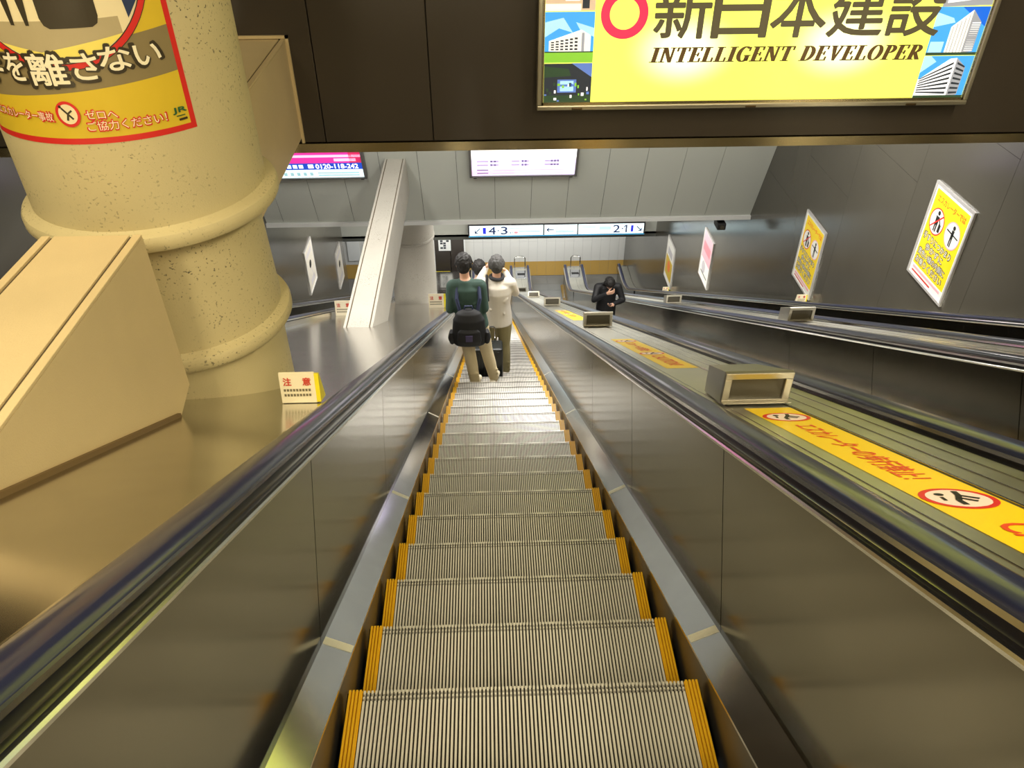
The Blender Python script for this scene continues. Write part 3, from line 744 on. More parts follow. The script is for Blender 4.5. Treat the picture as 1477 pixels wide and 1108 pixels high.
p.text('2', 3.85, zc-.13, 4.06, zc+.13, E_SN, 3, bold=.02); p.disc(4.14, zc, .025, E_SN, 3, n=10); p.rect(4.24, zc-.13, 4.29, zc+.13, E_SN, 3); p.poly([(4.24, zc+.13), (4.18, zc+.07), (4.18, zc+.03), (4.24, zc+.08)], E_SN, 3); p.rect(4.41, zc-.11, 4.49, zc+.11, E_SB, 3); arrow(4.67, zc, 1, -1)
p.build('lettering', dfn, D, .002)

# ------------------------------------------------------------------ framed posters on the side walls
def frame_poster(label, x, y0, y1, z0, z1, kind, group):
    """hung on a side wall; viewed from the room the poster's left edge is the far one on the right wall"""
    right = x > 0
    t = thing('framed_poster', label, 'poster', (x, (y0+y1)/2, (z0+z1)/2), group=group)
    w_, h_ = y1-y0, z1-z0
    U = (0, -1, 0) if right else (0, 1, 0)
    fn = plane((0, 0, 0), U, (0, 0, 1))
    N = Vector(U).cross(Vector((0, 0, 1)))           # into the room
    def slab(name, m, u0, u1, v0, v1, l0, l1):
        bm = bmesh.new(); vs = [bm.verts.new(fn(u, v, l)) for u in (u0, u1) for v in (v0, v1) for l in (l0, l1)]
        for f in ((0, 1, 3, 2), (4, 6, 7, 5), (0, 4, 5, 1), (2, 3, 7, 6), (0, 2, 6, 4), (1, 5, 7, 3)): bm.faces.new([vs[i] for i in f])
        return obj(name, bm, m, t)
    FM = mat('poster_frame_alu', (.72, .70, .68), .35, .6)
    b = .03
    slab('backboard', FM, -w_/2, w_/2, -h_/2, h_/2, .001, .018)
    for q in ((-w_/2, w_/2, -h_/2, -h_/2+b), (-w_/2, w_/2, h_/2-b, h_/2), (-w_/2, -w_/2+b, -h_/2+b, h_/2-b), (w_/2-b, w_/2, -h_/2+b, h_/2-b)): slab('frame_bar', FM, *q, .018, .030)
    p = Print(); W, H = w_/2-b, h_/2-b
    p.rect(-W, -H, W, H, M_PAPER, 1)
    if kind == 'safety':
        p.rect(-W+.03, -H+.13, W-.03, H-.04, M_PYEL, 2)
        p.text('エスカレーターでは', -W+.10, H-.17, W-.08, H-.09, M_PORG, 4, bold=.03)
        for cx_ in (-.19, .19):
            cz_ = .19; p.disc(cx_, cz_, .15, M_PAPER, 4); p.ring(cx_, cz_, .15, .165, M_PRED if cx_ < 0 else M_PPINK, 4)
        p.disc(-.19, .30, .028, M_BLACK, 6); p.poly([(-.23, .26), (-.15, .26), (-.16, .15), (-.22, .15)], M_BLACK, 6); p.rect(-.22, .07, -.195, .15, M_BLACK, 6); p.rect(-.185, .07, -.16, .15, M_BLACK, 6); p.rect(-.13, .09, -.08, .19, M_BLACK, 6); p.line([(-.15, .24), (-.105, .19)], .02, M_BLACK, 6); p.line([(-.3, .09), (-.08, .3)], .018, M_PRED, 7)
        p.disc(.19, .29, .026, M_BLACK, 6); p.rect(.165, .15, .215, .26, M_BLACK, 6); p.rect(.165, .06, .185, .15, M_BLACK, 6); p.rect(.195, .06, .215, .15, M_BLACK, 6); p.line([(.06, .22), (.32, .2)], .018, M_BLACK, 6)
        for s, z in (('手すりにつかまり', -.04), ('歩かずに', -.15), ('黄色い線の内側に', -.26), ('お乗りください', -.37)):
            wd_ = .36 if len(s) > 5 else .24
            p.text(s, -wd_+.0, z-.045, wd_-.05, z+.045, M_BLACK, 4, bold=.07); p.text(s, -wd_+.004, z-.042, wd_-.054, z+.042, M_PAPER, 5, bold=.0)
        p.line([(-W+.06, -H+.09), (W-.08, -H+.09)], .03, M_PPINK, 3); p.line([(-W+.06, -H+.04), (W-.3, -H+.04)], .02, M_PRED, 3)
    elif kind == 'pink':
        p.rect(-W+.02, -.1, W-.02, H-.02, M_PPINK, 2); p.rect(-W+.08, .12, W-.12, .36, mat('print_rose', s2l(244, 130, 140), .4), 3); p.disc(-.1, -.28, .16, mat('print_greyish', s2l(190, 186, 190), .4), 3); p.line([(-.3, -.45), (.3, -.45)], .03, M_BLACK, 3)
    elif kind == 'halfyellow':
        p.rect(-W+.02, -H+.13, W-.02, .1, mat('print_mustard', s2l(212, 178, 46), .4), 2); p.rect(-.28, .18, .28, .4, mat('print_greyish', s2l(190, 186, 190), .4), 3); p.disc(0, -.15, .18, M_PORG, 3)
    elif kind == 'grey':
        G_ = mat('print_greyish', s2l(190, 186, 190), .4)
        p.rect(-W+.03, -H+.03, W-.03, H-.03, mat('print_stone', s2l(206, 200, 186), .4), 2); p.disc(0, .06, .12, M_BLACK, 3, ry=.1); p.line([(-.05, .05), (.12, -.25), (.2, -.4)], .03, G_, 3); p.rect(-.3, .3, .3, .42, G_, 3); p.rect(-.2, -.45, .25, -.3, G_, 3)
    p.build('artwork', lambda u, v, l: fn(u, v, .018+l), t, .0008)
    return t
gp = 'framed posters on the right wall'
frame_poster('largest yellow safety poster on the right wall, nearest to the camera', XR, 6.45, 7.35, -2.76, -1.545, 'safety', gp)
frame_poster('second yellow safety poster along the right wall, farther down', XR, 9.82, 10.71, -4.75, -3.5, 'safety', gp)
frame_poster('pink and white poster on the right wall, between two yellow ones', XR, 15.38, 16.27, -7.88, -6.6, 'pink', gp)
frame_poster('farthest small poster on the right wall, yellow lower half', XR, 18.86, 19.8, -9.95, -8.6, 'halfyellow', gp)
frame_poster('left wall poster nearer the cream column, pale grey', XL, 15.76, 16.66, -8.04, -6.86, 'grey', 'framed posters on the left wall')
frame_poster('left wall poster nearer the pale beam, pale grey', XL, 19.2, 20.0, -9.92, -8.74, 'grey', 'framed posters on the left wall')

# ------------------------------------------------------------------ steel boxes, stickers and notices on the decks
def deck_box(label, x, y, zz, wd_, group):
    t = thing('deck_box', label, 'box', (x, y, zz), group=group)
    h, d = (.158 if y < 3 else .175), .30
    w0 = wd_/2
    # body: tapers towards the back; base follows the slope
    bm = bmesh.new()
    zs = lambda yy: -T*yy
    F = [(-w0, 0, -.0), (w0, 0, 0), (w0, 0, h), (-w0, 0, h)]
    Bk = [(-w0+.03, d, zs(d)), (w0-.03, d, zs(d)), (w0-.03, d, h+zs(d)-.012), (-w0+.03, d, h+zs(d)-.012)]
    a = [bm.verts.new(v) for v in F]; b = [bm.verts.new(v) for v in Bk]
    bm.faces.new(a); bm.faces.new(b[::-1])
    for i in range(4): bm.faces.new((a[i], b[i], b[(i+1) % 4], a[(i+1) % 4]))
    obj('body', bm, M_BOXF, t)
    boxes('frame', M_BOXF, t, (-w0-.004, w0+.004, -.02, 0.002, h-.026, h+.004), (-w0-.004, w0+.004, -.02, .002, 0.014, .03), (-w0-.004, -w0+.026, -.02, .002, .03, h-.026), (w0-.026, w0+.004, -.02, .002, .03, h-.026), bevel=.003)
    boxes('display', M_BOXD, t, (-w0+.026, w0-.026, -.006, -.001, .03, h-.026))
    bm = bmesh.new(); prism(bm, [(0, .003), (-.05, .032), (-.05, .038), (0, .009)], 'x', -w0-.004, w0+.004); obj('foot_flange', bm, M_BOXF, t)
    return t
HD = .876
for i, (y, lb) in enumerate(((1.09, 'nearest and largest steel box on the deck beside the yellow sticker'), (5.45, 'second steel box down the nearest right deck'), (10.75, 'third steel box down the nearest right deck'), (16.1, 'fourth steel box down the nearest right deck, small'), (22.6, 'farthest steel box on the nearest right deck, at its foot'))):
    deck_box(lb, .985 if i == 0 else 1.025, y, -T*y+HD, .268 if i == 0 else .29, 'steel boxes on the deck between nearest escalators')
for y, lb in ((5.6, 'nearest steel box on the second right deck, below the large poster'), (10.7, 'middle steel box on the second right deck'), (16.4, 'farthest steel box on the second right deck')):
    deck_box(lb, 3.22, y, -T*y+HD, .27, 'steel boxes on the second right deck')

def sticker(label, y0, y1, detail):
    L = (y1-y0)/cos(radians(30)); yc = (y0+y1)/2
    t = thing('caution_sticker', label, 'sticker', (1.01, yc, -T*yc+.8668), group='yellow stickers on the deck')
    s_ = Vector((0, -cos(radians(30)), sin(radians(30))))      # reads down to up the slope, seen from the left
    fn = plane((0, 0, 0), s_, (1, 0, 0))
    # N = U x V must point up
    def f2(u, v, l): 
        return s_*u + Vector((1, 0, 0))*v + Vector((0, .5, .866))*l
    p = Print(); p.rect(-L/2, -.092, L/2, .092, mat('sticker_yellow', s2l(250, 212, 22), .35), 1); p.build('sheet', f2, t, .0006)
    p = Print()
    def icon(u):
        p.ring(u, 0, .070, .085, M_PRED, 3); p.disc(u, 0, .071, mat('sticker_pink', s2l(250, 226, 214), .4), 3)
        p.line([(u-.055, .02), (u-.02, .012), (u+.02, -.01), (u+.055, -.012)], .014, M_BLACK, 5); p.line([(u-.02, .012), (u+.01, .045)], .012, M_BLACK, 5); p.line([(u, 0), (u+.03, .03)], .012, M_BLACK, 5); p.disc(u-.03, -.03, .011, M_BLACK, 5); p.line([(u-.01, -.035), (u+.02, -.04)], .008, M_BLACK, 5)
    for u in detail['icons']: icon(u); p.build('icon', f2, t, .0006); p = Print()
    for s, a, b in detail['text']: p.text(s, a, -.04, b, .045, mat('sticker_red', s2l(226, 74, 30), .4), 3, bold=.015); p.build('lettering', f2, t, .0006); p = Print()
k3 = 1/cos(radians(30)); yc1 = (-1.0+.995)/2
def uu(y, yc): return -(y-yc)*k3
sticker('nearest yellow sticker strip with red-ringed icons, reading CAUTION', -1.0, .995, {'icons': (uu(.815, yc1), uu(-.125, yc1)), 'text': (('エスカレーターの歩行禁止！', uu(.68, yc1), uu(.03, yc1)), ('CAUTION!', uu(-.29, yc1), uu(-.70, yc1)))})
yc2 = (2.2+4.05)/2
sticker('second yellow sticker strip, just below the nearest steel box', 2.2, 4.05, {'icons': (uu(3.85, yc2), uu(2.95, yc2)), 'text': (('エスカレーターの歩行禁止！', uu(3.72, yc2), uu(3.1, yc2)), ('CAUTION!', uu(2.82, yc2), uu(2.32, yc2)))})
yc3 = (6.6+9.1)/2
sticker('farthest yellow sticker strip, between the second and third boxes', 6.6, 9.1, {'icons': (uu(8.9, yc3), uu(8.0, yc3)), 'text': (('エスカレーターの歩行禁止！', uu(8.77, yc3), uu(8.1, yc3)), ('CAUTION!', uu(7.8, yc3), uu(7.3, yc3)))})

M_NOT = mat('notice_cream', s2l(244, 232, 200), .45); M_NRED = mat('notice_red', s2l(206, 70, 50), .5); M_NYEL = mat('notice_yellow', s2l(240, 222, 30), .4); M_NGRY = mat('notice_grey', s2l(120, 110, 84), .5)
def notice(label, x, y, zz, k, rotz=0.):
    t = thing('notice_stand', label, 'notice', (x, y, zz), rotz, 'folded caution notices on the decks')
    w_, h = .082*k, .155*k
    bm = bmesh.new(); prism(bm, [(0, .004), (.03*k, h), (.042*k, h), (.085*k, -.035*k), (.07*k, -.035*k)], 'x', -w_, w_); obj('body', bm, M_NOT, t)
    bm = bmesh.new(); prism(bm, [(.002, .006), (.03*k, h-.004), (.05*k, h-.012), (.10*k, -.03*k)], 'x', w_, w_+.02*k); obj('side_flap', bm, M_NYEL, t)
    sl = Vector((0, .03*k, h)).normalized()
    fn = plane((0, -.0015, .004), (1, 0, 0), sl)
    p = Print()
    p.text('注', -w_+.018*k, h-.062*k, -w_+.055*k, h-.022*k, M_NRED, 2, bold=.03); p.text('意', w_-.055*k, h-.062*k, w_-.018*k, h-.022*k, M_NRED, 2, bold=.03)
    for z in (.062, .036):
        for i in range(9): p.rect(-w_+.016*k+i*.0145*k, z*k, -w_+.026*k+i*.0145*k, (z+.013)*k, M_NGRY, 2)
    p.build('lettering', fn, t, .0005)
    return t
notice('cream caution notice with red characters on the left deck by the column', -1.045, 1.70, -T*1.70+HL, 1.05)
notice('caution notice far down the left deck, just left of the nearest rider', -1.2, 12.4, -T*12.4+HL, 1.9)
notice('caution notice on the far left escalator rail, left of the pale beam', -2.58, 10.0, -T*10.0+HL, 1.7)
notice('small caution notice on the right wall deck below the second yellow poster', 5.17, 9.85, -T*9.85+.87, .95)
notice('tiny caution notice far down the right wall deck', 5.17, 18.9, -T*18.9+.87, .95)

# items in the lower hall, left of the white wall
t = thing('wall_picture', 'white-framed black and white picture on the dark wall left of the white tiles', 'picture', (-1.85, 26.44, -12.2))
boxes('frame', M_PAPER, t, (-.24, .24, -.03, 0, -.34, .32), bevel=.006)
p = Print(); p.rect(-.19, -.28, .19, .27, M_PAPER, 1); rr = random.Random(5)
for i in range(5):
    for j in range(3):
        if rr.random() < .75: p.rect(-.17+j*.12, -.25+i*.1, -.07+j*.12, -.17+i*.1, mat('picture_dark', s2l(60, 62, 66), .5), 2)
p.build('print', plane((0, -.031, 0), (1, 0, 0), (0, 0, 1)), t, .002)
t = thing('yellow_board', 'yellow lettered board standing by the dark wall left of the riders', 'sign', (-1.97, 26.2, ZF))
boxes('board', M_NYEL, t, (-.30, .30, -.05, .05, .18, .50), bevel=.02)
boxes('leg', M_DARK, t, (-.22, -.19, -.02, .02, 0, .19)); boxes('leg', M_DARK, t, (.19, .22, -.02, .02, 0, .19))
p = Print(); p.text('注意', -.17, .25, .17, .43, M_PORG, 1, bold=.02); p.build('lettering', plane((0, -.051, 0), (1, 0, 0), (0, 0, 1)), t, .002)
o = boxes('yellow_block', M_NYEL, None, (-1.98, -1.6, 24.35, 24.75, ZF, ZF+.16), bevel=.03); tag(o, 'low yellow floor block in front of the yellow board', 'block')
t = thing('wall_banner', 'white banner with red mark at the far left end of the lower hall', 'poster', (-5.45, 26.58, -12.1))
boxes('sheet', M_PAPER, t, (-.24, .24, -.02, 0, -.9, .35))
p = Print(); p.poly([(-.2, 0), (.2, .1), (.2, .3), (-.05, .18)], M_PRED, 1); p.build('print', plane((0, -.021, 0), (1, 0, 0), (0, 0, 1)), t, .002)
t = thing('security_camera', 'small black camera hanging under the grey fascia by the right wall', 'camera', (4.75, 13.62, -5.0))
boxes('mount', M_DARK, t, (-.05, .05, -.05, .05, -.09, .0)); boxes('housing', M_DARK, t, (-.09, .09, -.22, .10, -.24, -.09), bevel=.02)
bm = bmesh.new(); lathe(bm, [(.05, -.03), (.05, .02), (.03, .02)], seg=16)
for v in bm.verts: v.co = Vector((v.co.x, -.235+v.co.z*-1, -.165+v.co.y))
obj('lens', bm, M_BOXD, t)
#PEOPLE-BEGIN
# ------------------------------------------------------------------ riders
def ball(bm, c, r, seg=10, sc_=(1, 1, 1)):
    c = Vector(c); rows = []
    for i in range(1, seg):
        th = pi*i/seg
        rows.append([bm.verts.new((c.x+sc_[0]*r*sin(th)*cos(2*pi*k/(seg*2)), c.y+sc_[1]*r*sin(th)*sin(2*pi*k/(seg*2)), c.z+sc_[2]*r*cos(th))) for k in range(seg*2)])
    t = bm.verts.new((c.x, c.y, c.z+sc_[2]*r)); b = bm.verts.new((c.x, c.y, c.z-sc_[2]*r)); n = seg*2
    for k in range(n): bm.faces.new((t, rows[0][k], rows[0][(k+1) % n])); bm.faces.new((b, rows[-1][(k+1) % n], rows[-1][k]))
    for a, d in zip(rows, rows[1:]):
        for k in range(n): bm.faces.new((a[k], d[k], d[(k+1) % n], a[(k+1) % n]))
def limb(bm, pts, seg=12):
    """rounded tapering chain through (x, y, z, radius) points"""
    for p in pts: ball(bm, p[:3], p[3]*.995, 6)
    for p, q in zip(pts, pts[1:]):
        a, b = Vector(p[:3]), Vector(q[:3]); d = (b-a)
        if d.length < 1e-5: continue
        d.normalize(); u = d.cross(Vector((0, 0, 1)) if abs(d.z) < .9 else Vector((0, 1, 0))).normalized(); v = d.cross(u)
        A = [bm.verts.new(a+p[3]*(cos(2*pi*k/seg)*u+sin(2*pi*k/seg)*v)) for k in range(seg)]
        B = [bm.verts.new(b+q[3]*(cos(2*pi*k/seg)*u+sin(2*pi*k/seg)*v)) for k in range(seg)]
        for k in range(seg): bm.faces.new((A[k], A[(k+1) % seg], B[(k+1) % seg], B[k]))
        bm.faces.new(A[::-1]); bm.faces.new(B)
def loft(bm, secs, seg=24):
    rings = [[bm.verts.new((x+rx*cos(2*pi*k/seg), y+ry*sin(2*pi*k/seg), z)) for k in range(seg)] for x, y, z, rx, ry in secs]
    for a, b in zip(rings, rings[1:]):
        for k in range(seg): bm.faces.new((a[k], a[(k+1) % seg], b[(k+1) % seg], b[k]))
    bm.faces.new(rings[0][::-1]); bm.faces.new(rings[-1])
def fused(name, bm, m, parent, voxel=.008, smooth=4, fac=.5):
    """every overlapping volume of bm becomes one continuous skin"""
    me = bpy.data.meshes.new(name); bmesh.ops.recalc_face_normals(bm, faces=bm.faces[:]); bm.to_mesh(me); bm.free()
    o = bpy.data.objects.new(name, me); C.objects.link(o)
    r = o.modifiers.new('r', 'REMESH'); r.mode = 'VOXEL'; r.voxel_size = voxel
    s = o.modifiers.new('s', 'SMOOTH'); s.iterations = smooth; s.factor = fac
    me2 = bpy.data.meshes.new_from_object(o.evaluated_get(bpy.context.evaluated_depsgraph_get()))
    o.modifiers.clear(); o.data = me2; bpy.data.meshes.remove(me); me2.name = name
    for p in me2.polygons: p.use_smooth = True
    me2.materials.append(m); o.parent = parent
    return o
def V3(p, k, o=(0, 0, 0)): return tuple(a*k+b for a, b in zip(p, o))

SKIN = mat('skin', s2l(214, 166, 138), .5)
def hand(bm, wr, d, n, k, side, curl=.8):
    """palm, four unequal bent fingers and a thumb from the side of the palm"""
    d = Vector(d).normalized(); n = Vector(n); n = (n-d*n.dot(d)).normalized(); s = d.cross(n)*side
    wr = Vector(wr)
    pc = wr+d*.05*k
    for f in (-.028, -.01, .01, .028): limb(bm, [(*(wr+s*f*.6*k), .020*k), (*(wr+d*.085*k+s*f*k), .013*k)], 8)
    for f, L in ((-.030, .066), (-.010, .078), (.010, .084), (.030, .074)):
        b0 = wr+d*.085*k+s*f*k; a = curl
        p1 = b0+(d*cos(a*.5)+n*sin(a*.5))*L*.45*k; p2 = p1+(d*cos(a*1.3)+n*sin(a*1.3))*L*.33*k; p3 = p2+(d*cos(a*2)+n*sin(a*2))*L*.28*k
        limb(bm, [(*b0, .0100*k), (*p1, .0092*k), (*p2, .0086*k), (*p3, .0078*k)], 8)
    t0 = wr+d*.025*k+s*.034*k; t1 = t0+(d*.6+s*.6+n*.35).normalized()*.04*k; t2 = t1+(d*.85+s*.1+n*.5).normalized()*.032*k
    limb(bm, [(*t0, .014*k), (*t1, .0115*k), (*t2, .0095*k)], 8)

def person(label, loc, rotz, k, J, cols, hair_col, hair_len=0., bald=False):
    """J: joints of the pose in metres for a 1.75 m figure, feet on z=0, facing +y"""
    t = thing('person', label, 'person', loc, rotz, 'people on the escalators')
    m_top, m_leg, m_shoe = cols
    g = {n: Vector(v)*k for n, v in J.items() if isinstance(v, tuple) and len(v) == 3}
    hd = g['head']; nb = g['neck']; ch = g['chest']; pv = g['pelvis']; tilt = J.get('tilt', 0)
    F = Vector((sin(J_yaw(J)), cos(J_yaw(J)), 0)); S = Vector((F.y, -F.x, 0))
    bow = J_bow(J)
    Fb = (F*cos(bow)-Vector((0, 0, 1))*sin(bow)); Ub = (Vector((0, 0, 1))*cos(bow)+F*sin(bow))
    def H(x, y, z): return hd+(S*x+Fb*y+Ub*z)*k       # head frame: right, front, up
    bm = bmesh.new()
    # torso and limbs
    loft(bm, [(*(pv+Vector((0, 0, -.10*k))), .13*k, .10*k), (*pv, .165*k, .115*k), (*(pv*.5+ch*.5), .135*k, .10*k), (*ch, .165*k, .115*k), (*(ch+Vector((0, 0, .09*k))), .165*k, .10*k), (*(ch*.35+nb*.65), .10*k, .08*k), (*nb, .055*k, .055*k)])
    limb(bm, [(*(nb-Vector((0, 0, .04*k))), .058*k), (*(H(0, -.012, -.07)), .052*k)])
    for s in 'lr':
        sh, el, wr = g['sh'+s], g['el'+s], g['wr'+s]; hp, kn, an = g['hip'+s], g['kn'+s], g['an'+s]
        limb(bm, [(*(ch+Vector((0, 0, .10*k))), .07*k), (*sh, .056*k), (*((sh+el)/2), .045*k), (*el, .037*k)])
        limb(bm, [(*el, .037*k), (*(el*.65+wr*.35), .038*k), (*wr, .026*k)])
        limb(bm, [(*hp, .085*k), (*(hp*.5+kn*.5), .075*k), (*kn, .055*k), (*(kn*.68+an*.32), .056*k), (*an, .038*k)])
        limb(bm, [(*an, .036*k), (an.x, an.y-.03*k, .045*k, .034*k)]); limb(bm, [(an.x, an.y-.04*k, .04*k, .032*k), (an.x+J['toe'+s][0]*.15*k, an.y+J['toe'+s][1]*.15*k, .032*k, .026*k)])
        d = (wr-el).normalized(); hdir = Vector(J.get('hd'+s, d)); hn = Vector(J.get('hn'+s, (0, 0, -1)))
        hand(bm, wr, hdir, hn, k, 1 if s == 'r' else -1, J.get('curl', .8))
    # head: skull, jaw, brow, nose, lips, ears
    hbm = bmesh.new()
    ball(hbm, (0, -.012, .03), .092, 12, (.83, 1.03, .98)); ball(hbm, (0, .022, -.045), .066, 10, (.88, .95, 1.05)); ball(hbm, (0, .045, -.092), .03, 8, (1.05, .9, .8))
    limb(hbm, [(-.03, .075, .022, .016), (.03, .075, .022, .016)], 8)
    limb(hbm, [(0, .083, .012, .009), (0, .101, -.028, .0135)], 8); ball(hbm, (-.011, .09, -.032, )[:3], .009, 6); ball(hbm, (.011, .09, -.032), .009, 6)
    limb(hbm, [(-.02, .074, -.062, .009), (.02, .074, -.062, .009)], 8)
    for sx in (-1, 1): ball(hbm, (sx*.079, -.005, -.012), .03, 8, (.32, .62, 1))
    vmap = {}
    for v in hbm.verts: vmap[v] = bm.verts.new(H(*v.co))
    for f in hbm.faces: bm.faces.new([vmap[v] for v in f.verts])
    hbm.free()
    fused('body', bm, SKIN, t, .0075*k, 3)
    for sx in (-1, 1):
        bm = bmesh.new(); ball(bm, H(sx*.032, .072, .0), .0125*k, 8); e = obj('eye', bm, mat('eye_white', (.8, .78, .75), .2), t, True)
        bm = bmesh.new(); ball(bm, H(sx*.032, .0815, .0), .0052*k, 6); obj('iris', bm, M_BLACK, e, True)
    bm = bmesh.new(); limb(bm, [(*H(-.02, .0815, -.062), .0032*k), (*H(.02, .0815, -.062), .0032*k)], 6); obj('mouth', bm, mat('lip', s2l(170, 96, 88), .5), t, True)
    # clothing
    bm = bmesh.new(); e = .016*k
    hem = pv+Vector((0, -.0, J.get('hem', -.10)*k))
    loft(bm, [(*hem, .18*k+e, .135*k+e), (*pv, .172*k+e, .125*k+e), (*(pv*.5+ch*.5), .152*k+e, .12*k+e), (*ch, .172*k+e, .125*k+e), (*(ch+Vector((0, 0, .09*k))), .17*k+e, .105*k+e), (*(ch*.35+nb*.65), .10*k+e, .085*k+e), (*(nb+Vector((0, 0, -.005))), .062*k+e*.5, .062*k+e*.5)])
    for s in 'lr':
        sh, el, wr = g['sh'+s], g['el'+s], g['wr'+s]
        limb(bm, [(*(ch+Vector((0, 0, .10*k))), .08*k), (*sh, .066*k+e*.6), (*((sh+el)/2), .056*k+e*.6), (*el, .05*k+e*.4)])
        limb(bm, [(*el, .05*k+e*.4), (*(el*.55+wr*.45), .047*k+e*.3), (*(el*.08+wr*.92), .034*k+e*.2)])
    rn = random.Random(int(loc[1]*100))
    for i in range(9):                                            # folds
        z = pv.z+(ch.z-pv.z)*rn.random(); x = pv.x+(rn.random()-.5)*.26*k; y = pv.y-.115*k-.012
        limb(bm, [(x, y, z, .012*k), (x+(rn.random()-.5)*.14*k, y+.008, z+.05*k*(rn.random()-.3), .007*k)], 6)
    fused('top', bm, m_top, t, .011*k, 3)
    bm = bmesh.new()
    loft(bm, [(*(pv+Vector((0, 0, -.13*k))), .15*k, .12*k), (*(pv+Vector((0, 0, -.03*k))), .175*k, .128*k), (*(pv+Vector((0, 0, .08*k))), .16*k, .12*k)])
    for s in 'lr':
        hp, kn, an = g['hip'+s], g['kn'+s], g['an'+s]
        limb(bm, [(*hp, .10*k), (*(hp*.5+kn*.5), .092*k), (*kn, .074*k), (*(kn*.6+an*.4), .073*k), (an.x, an.y-.005, an.z-.005*k, .062*k)])
        for i in range(4):
            z = .12*k+i*.035*k; limb(bm, [(an.x-.05*k, an.y-.045*k, z, .012*k), (an.x+.05*k, an.y-.05*k, z+.02*k*(rn.random()-.5), .012*k)], 6)
    fused('trousers', bm, m_leg, t, .012*k, 3)
    for s in 'lr':
        an = g['an'+s]; tx, ty = J['toe'+s]
        bm = bmesh.new()
        limb(bm, [(an.x-tx*.05*k, an.y-ty*.05*k, .046*k, .040*k), (an.x+tx*.05*k, an.y+ty*.05*k, .042*k, .042*k), (an.x+tx*.15*k, an.y+ty*.15*k, .036*k, .034*k)]); limb(bm, [(an.x, an.y-.01, .05*k, .042*k), (an.x, an.y-.005, .10*k, .044*k)])
        for v in bm.verts: v.co.z = max(v.co.z, .002)
        sh_ = fused('shoe', bm, m_shoe, t, .008*k, 2)
        for v in sh_.data.vertices: v.co.z = max(v.co.z, .002)
    # hair
    hb = bmesh.new()
    ball(hb, (0, -.022, .042), .100, 14, (.88, 1.03, .98)); ball(hb, (0, -.05, -.02), .072, 10, (1.02, .75, 1))
    for sx in (-1, 1): ball(hb, (sx*.062, -.015, .005), .035, 8, (.6, 1.1, 1.1))
    if hair_len:
        limb(hb, [(0, -.07, -.03, .075), (0, -.09, -.03-hair_len, .06)])
        for sx in (-1, 1): limb(hb, [(sx*.07, -.02, .01, .04), (sx*.085, .0, -.05-hair_len, .035)])
    for i in range(150):
        a = rn.random()*2*pi; b = rn.random()*1.9
        d = Vector((sin(b)*cos(a), sin(b)*sin(a), cos(b)))
        if d.y > .55 and d.z < .55: continue
        p = Vector((d.x*.085, -.022+d.y*.099, .042+d.z*.094)); q = p+Vector((d.x*.3+(rn.random()-.5)*.5, d.y*.3, -.8)).normalized()*.035
        limb(hb, [(*p, .013), (*q, .007)], 6)
    bm = bmesh.new(); vmap = {}
    for v in hb.verts: vmap[v] = bm.verts.new(H(*v.co))
    for f in hb.faces: bm.faces.new([vmap[v] for v in f.verts])
    hb.free()
    ho = fused('hair', bm, hair_col, t, .007*k, 1, .4)
    return t, g, H
def J_yaw(J): return J.get('yaw', 0)
def J_bow(J): return J.get('bow', 0)

HB = mat('hair_black', (.014, .012, .011), .62, bump=.5, bscale=90); HG = mat('hair_grey', (.07, .068, .066), .65, bump=.5, bscale=90)
GREEN = mat('shirt_green', s2l(58, 82, 74), .8); BEIGE = mat('trousers_beige', s2l(214, 198, 160), .8); SHOE = mat('shoe_cream', s2l(226, 216, 190), .6)
WSH = mat('shirt_white', s2l(216, 209, 196), .8); KHAKI = mat('trousers_khaki', s2l(150, 140, 100), .8); NAVY = mat('denim_navy', (.02, .025, .04), .7)
COAT = mat('coat_black', (.012, .012, .014), .6); BLK = mat('cloth_black', (.012, .012, .014), .7)

def tread(y): return -.4*T*math.ceil(y/.4)
# green sweater, backpack, legs apart and leaning left
J1 = dict(head=(-.175, .06, 1.645), neck=(-.165, .0, 1.50), chest=(-.155, -.01, 1.31), pelvis=(-.11, -.02, .96), hem=-.06,
          shl=(-.305, -.01, 1.41), shr=(-.005, -.01, 1.41), ell=(-.345, -.04, 1.13), elr=(.035, -.04, 1.13), wrl=(-.26, .19, 1.14), wrr=(-.06, .20, 1.15),
          hdl=(.5, .8, .1), hdr=(-.5, .8, .1), hnl=(1, 0, .2), hnr=(-1, 0, .2),
          hipl=(-.20, -.02, .90), hipr=(-.02, -.02, .90), knl=(-.155, .03, .49), knr=(.05, .04, .49), anl=(-.10, -.02, .09), anr=(.13, .06, .09), toel=(.35, .93), toer=(.3, .95), yaw=.12)
L1 = (-.20, 6.62, tread(6.62)); k1 = 1.055
person('person seen from behind in dark green sweater wearing a black backpack', L1, 0, k1, J1, (GREEN, BEIGE, SHOE), HB)
# white shirt, arms raised to the face
J2 = dict(head=(0, .06, 1.645), neck=(0, 0, 1.50), chest=(0, -.01, 1.31), pelvis=(0, 0, .96), hem=-.12,
          shl=(-.17, .0, 1.42), shr=(.17, .0, 1.42), ell=(-.235, .13, 1.34), elr=(.235, .10, 1.22), wrl=(-.125, .26, 1.50), wrr=(.11, .28, 1.44),
          hdl=(.45, .15, .8), hdr=(-.5, .1, .8), hnl=(1, -.2, 0), hnr=(-1, -.2, 0),
          hipl=(-.09, 0, .90), hipr=(.09, 0, .90), knl=(-.09, .02, .49), knr=(.09, .03, .49), anl=(-.09, -.02, .09), anr=(.10, .0, .09), toel=(-.2, .98), toer=(.2, .98), yaw=-.1)
L2 = (.0, 7.46, tread(7.46))
P2_, G2, H2 = person('person in white shirt and khaki trousers raising both hands to the face', L2, 0, 1.04, J2, (WSH, KHAKI, SHOE), HG)
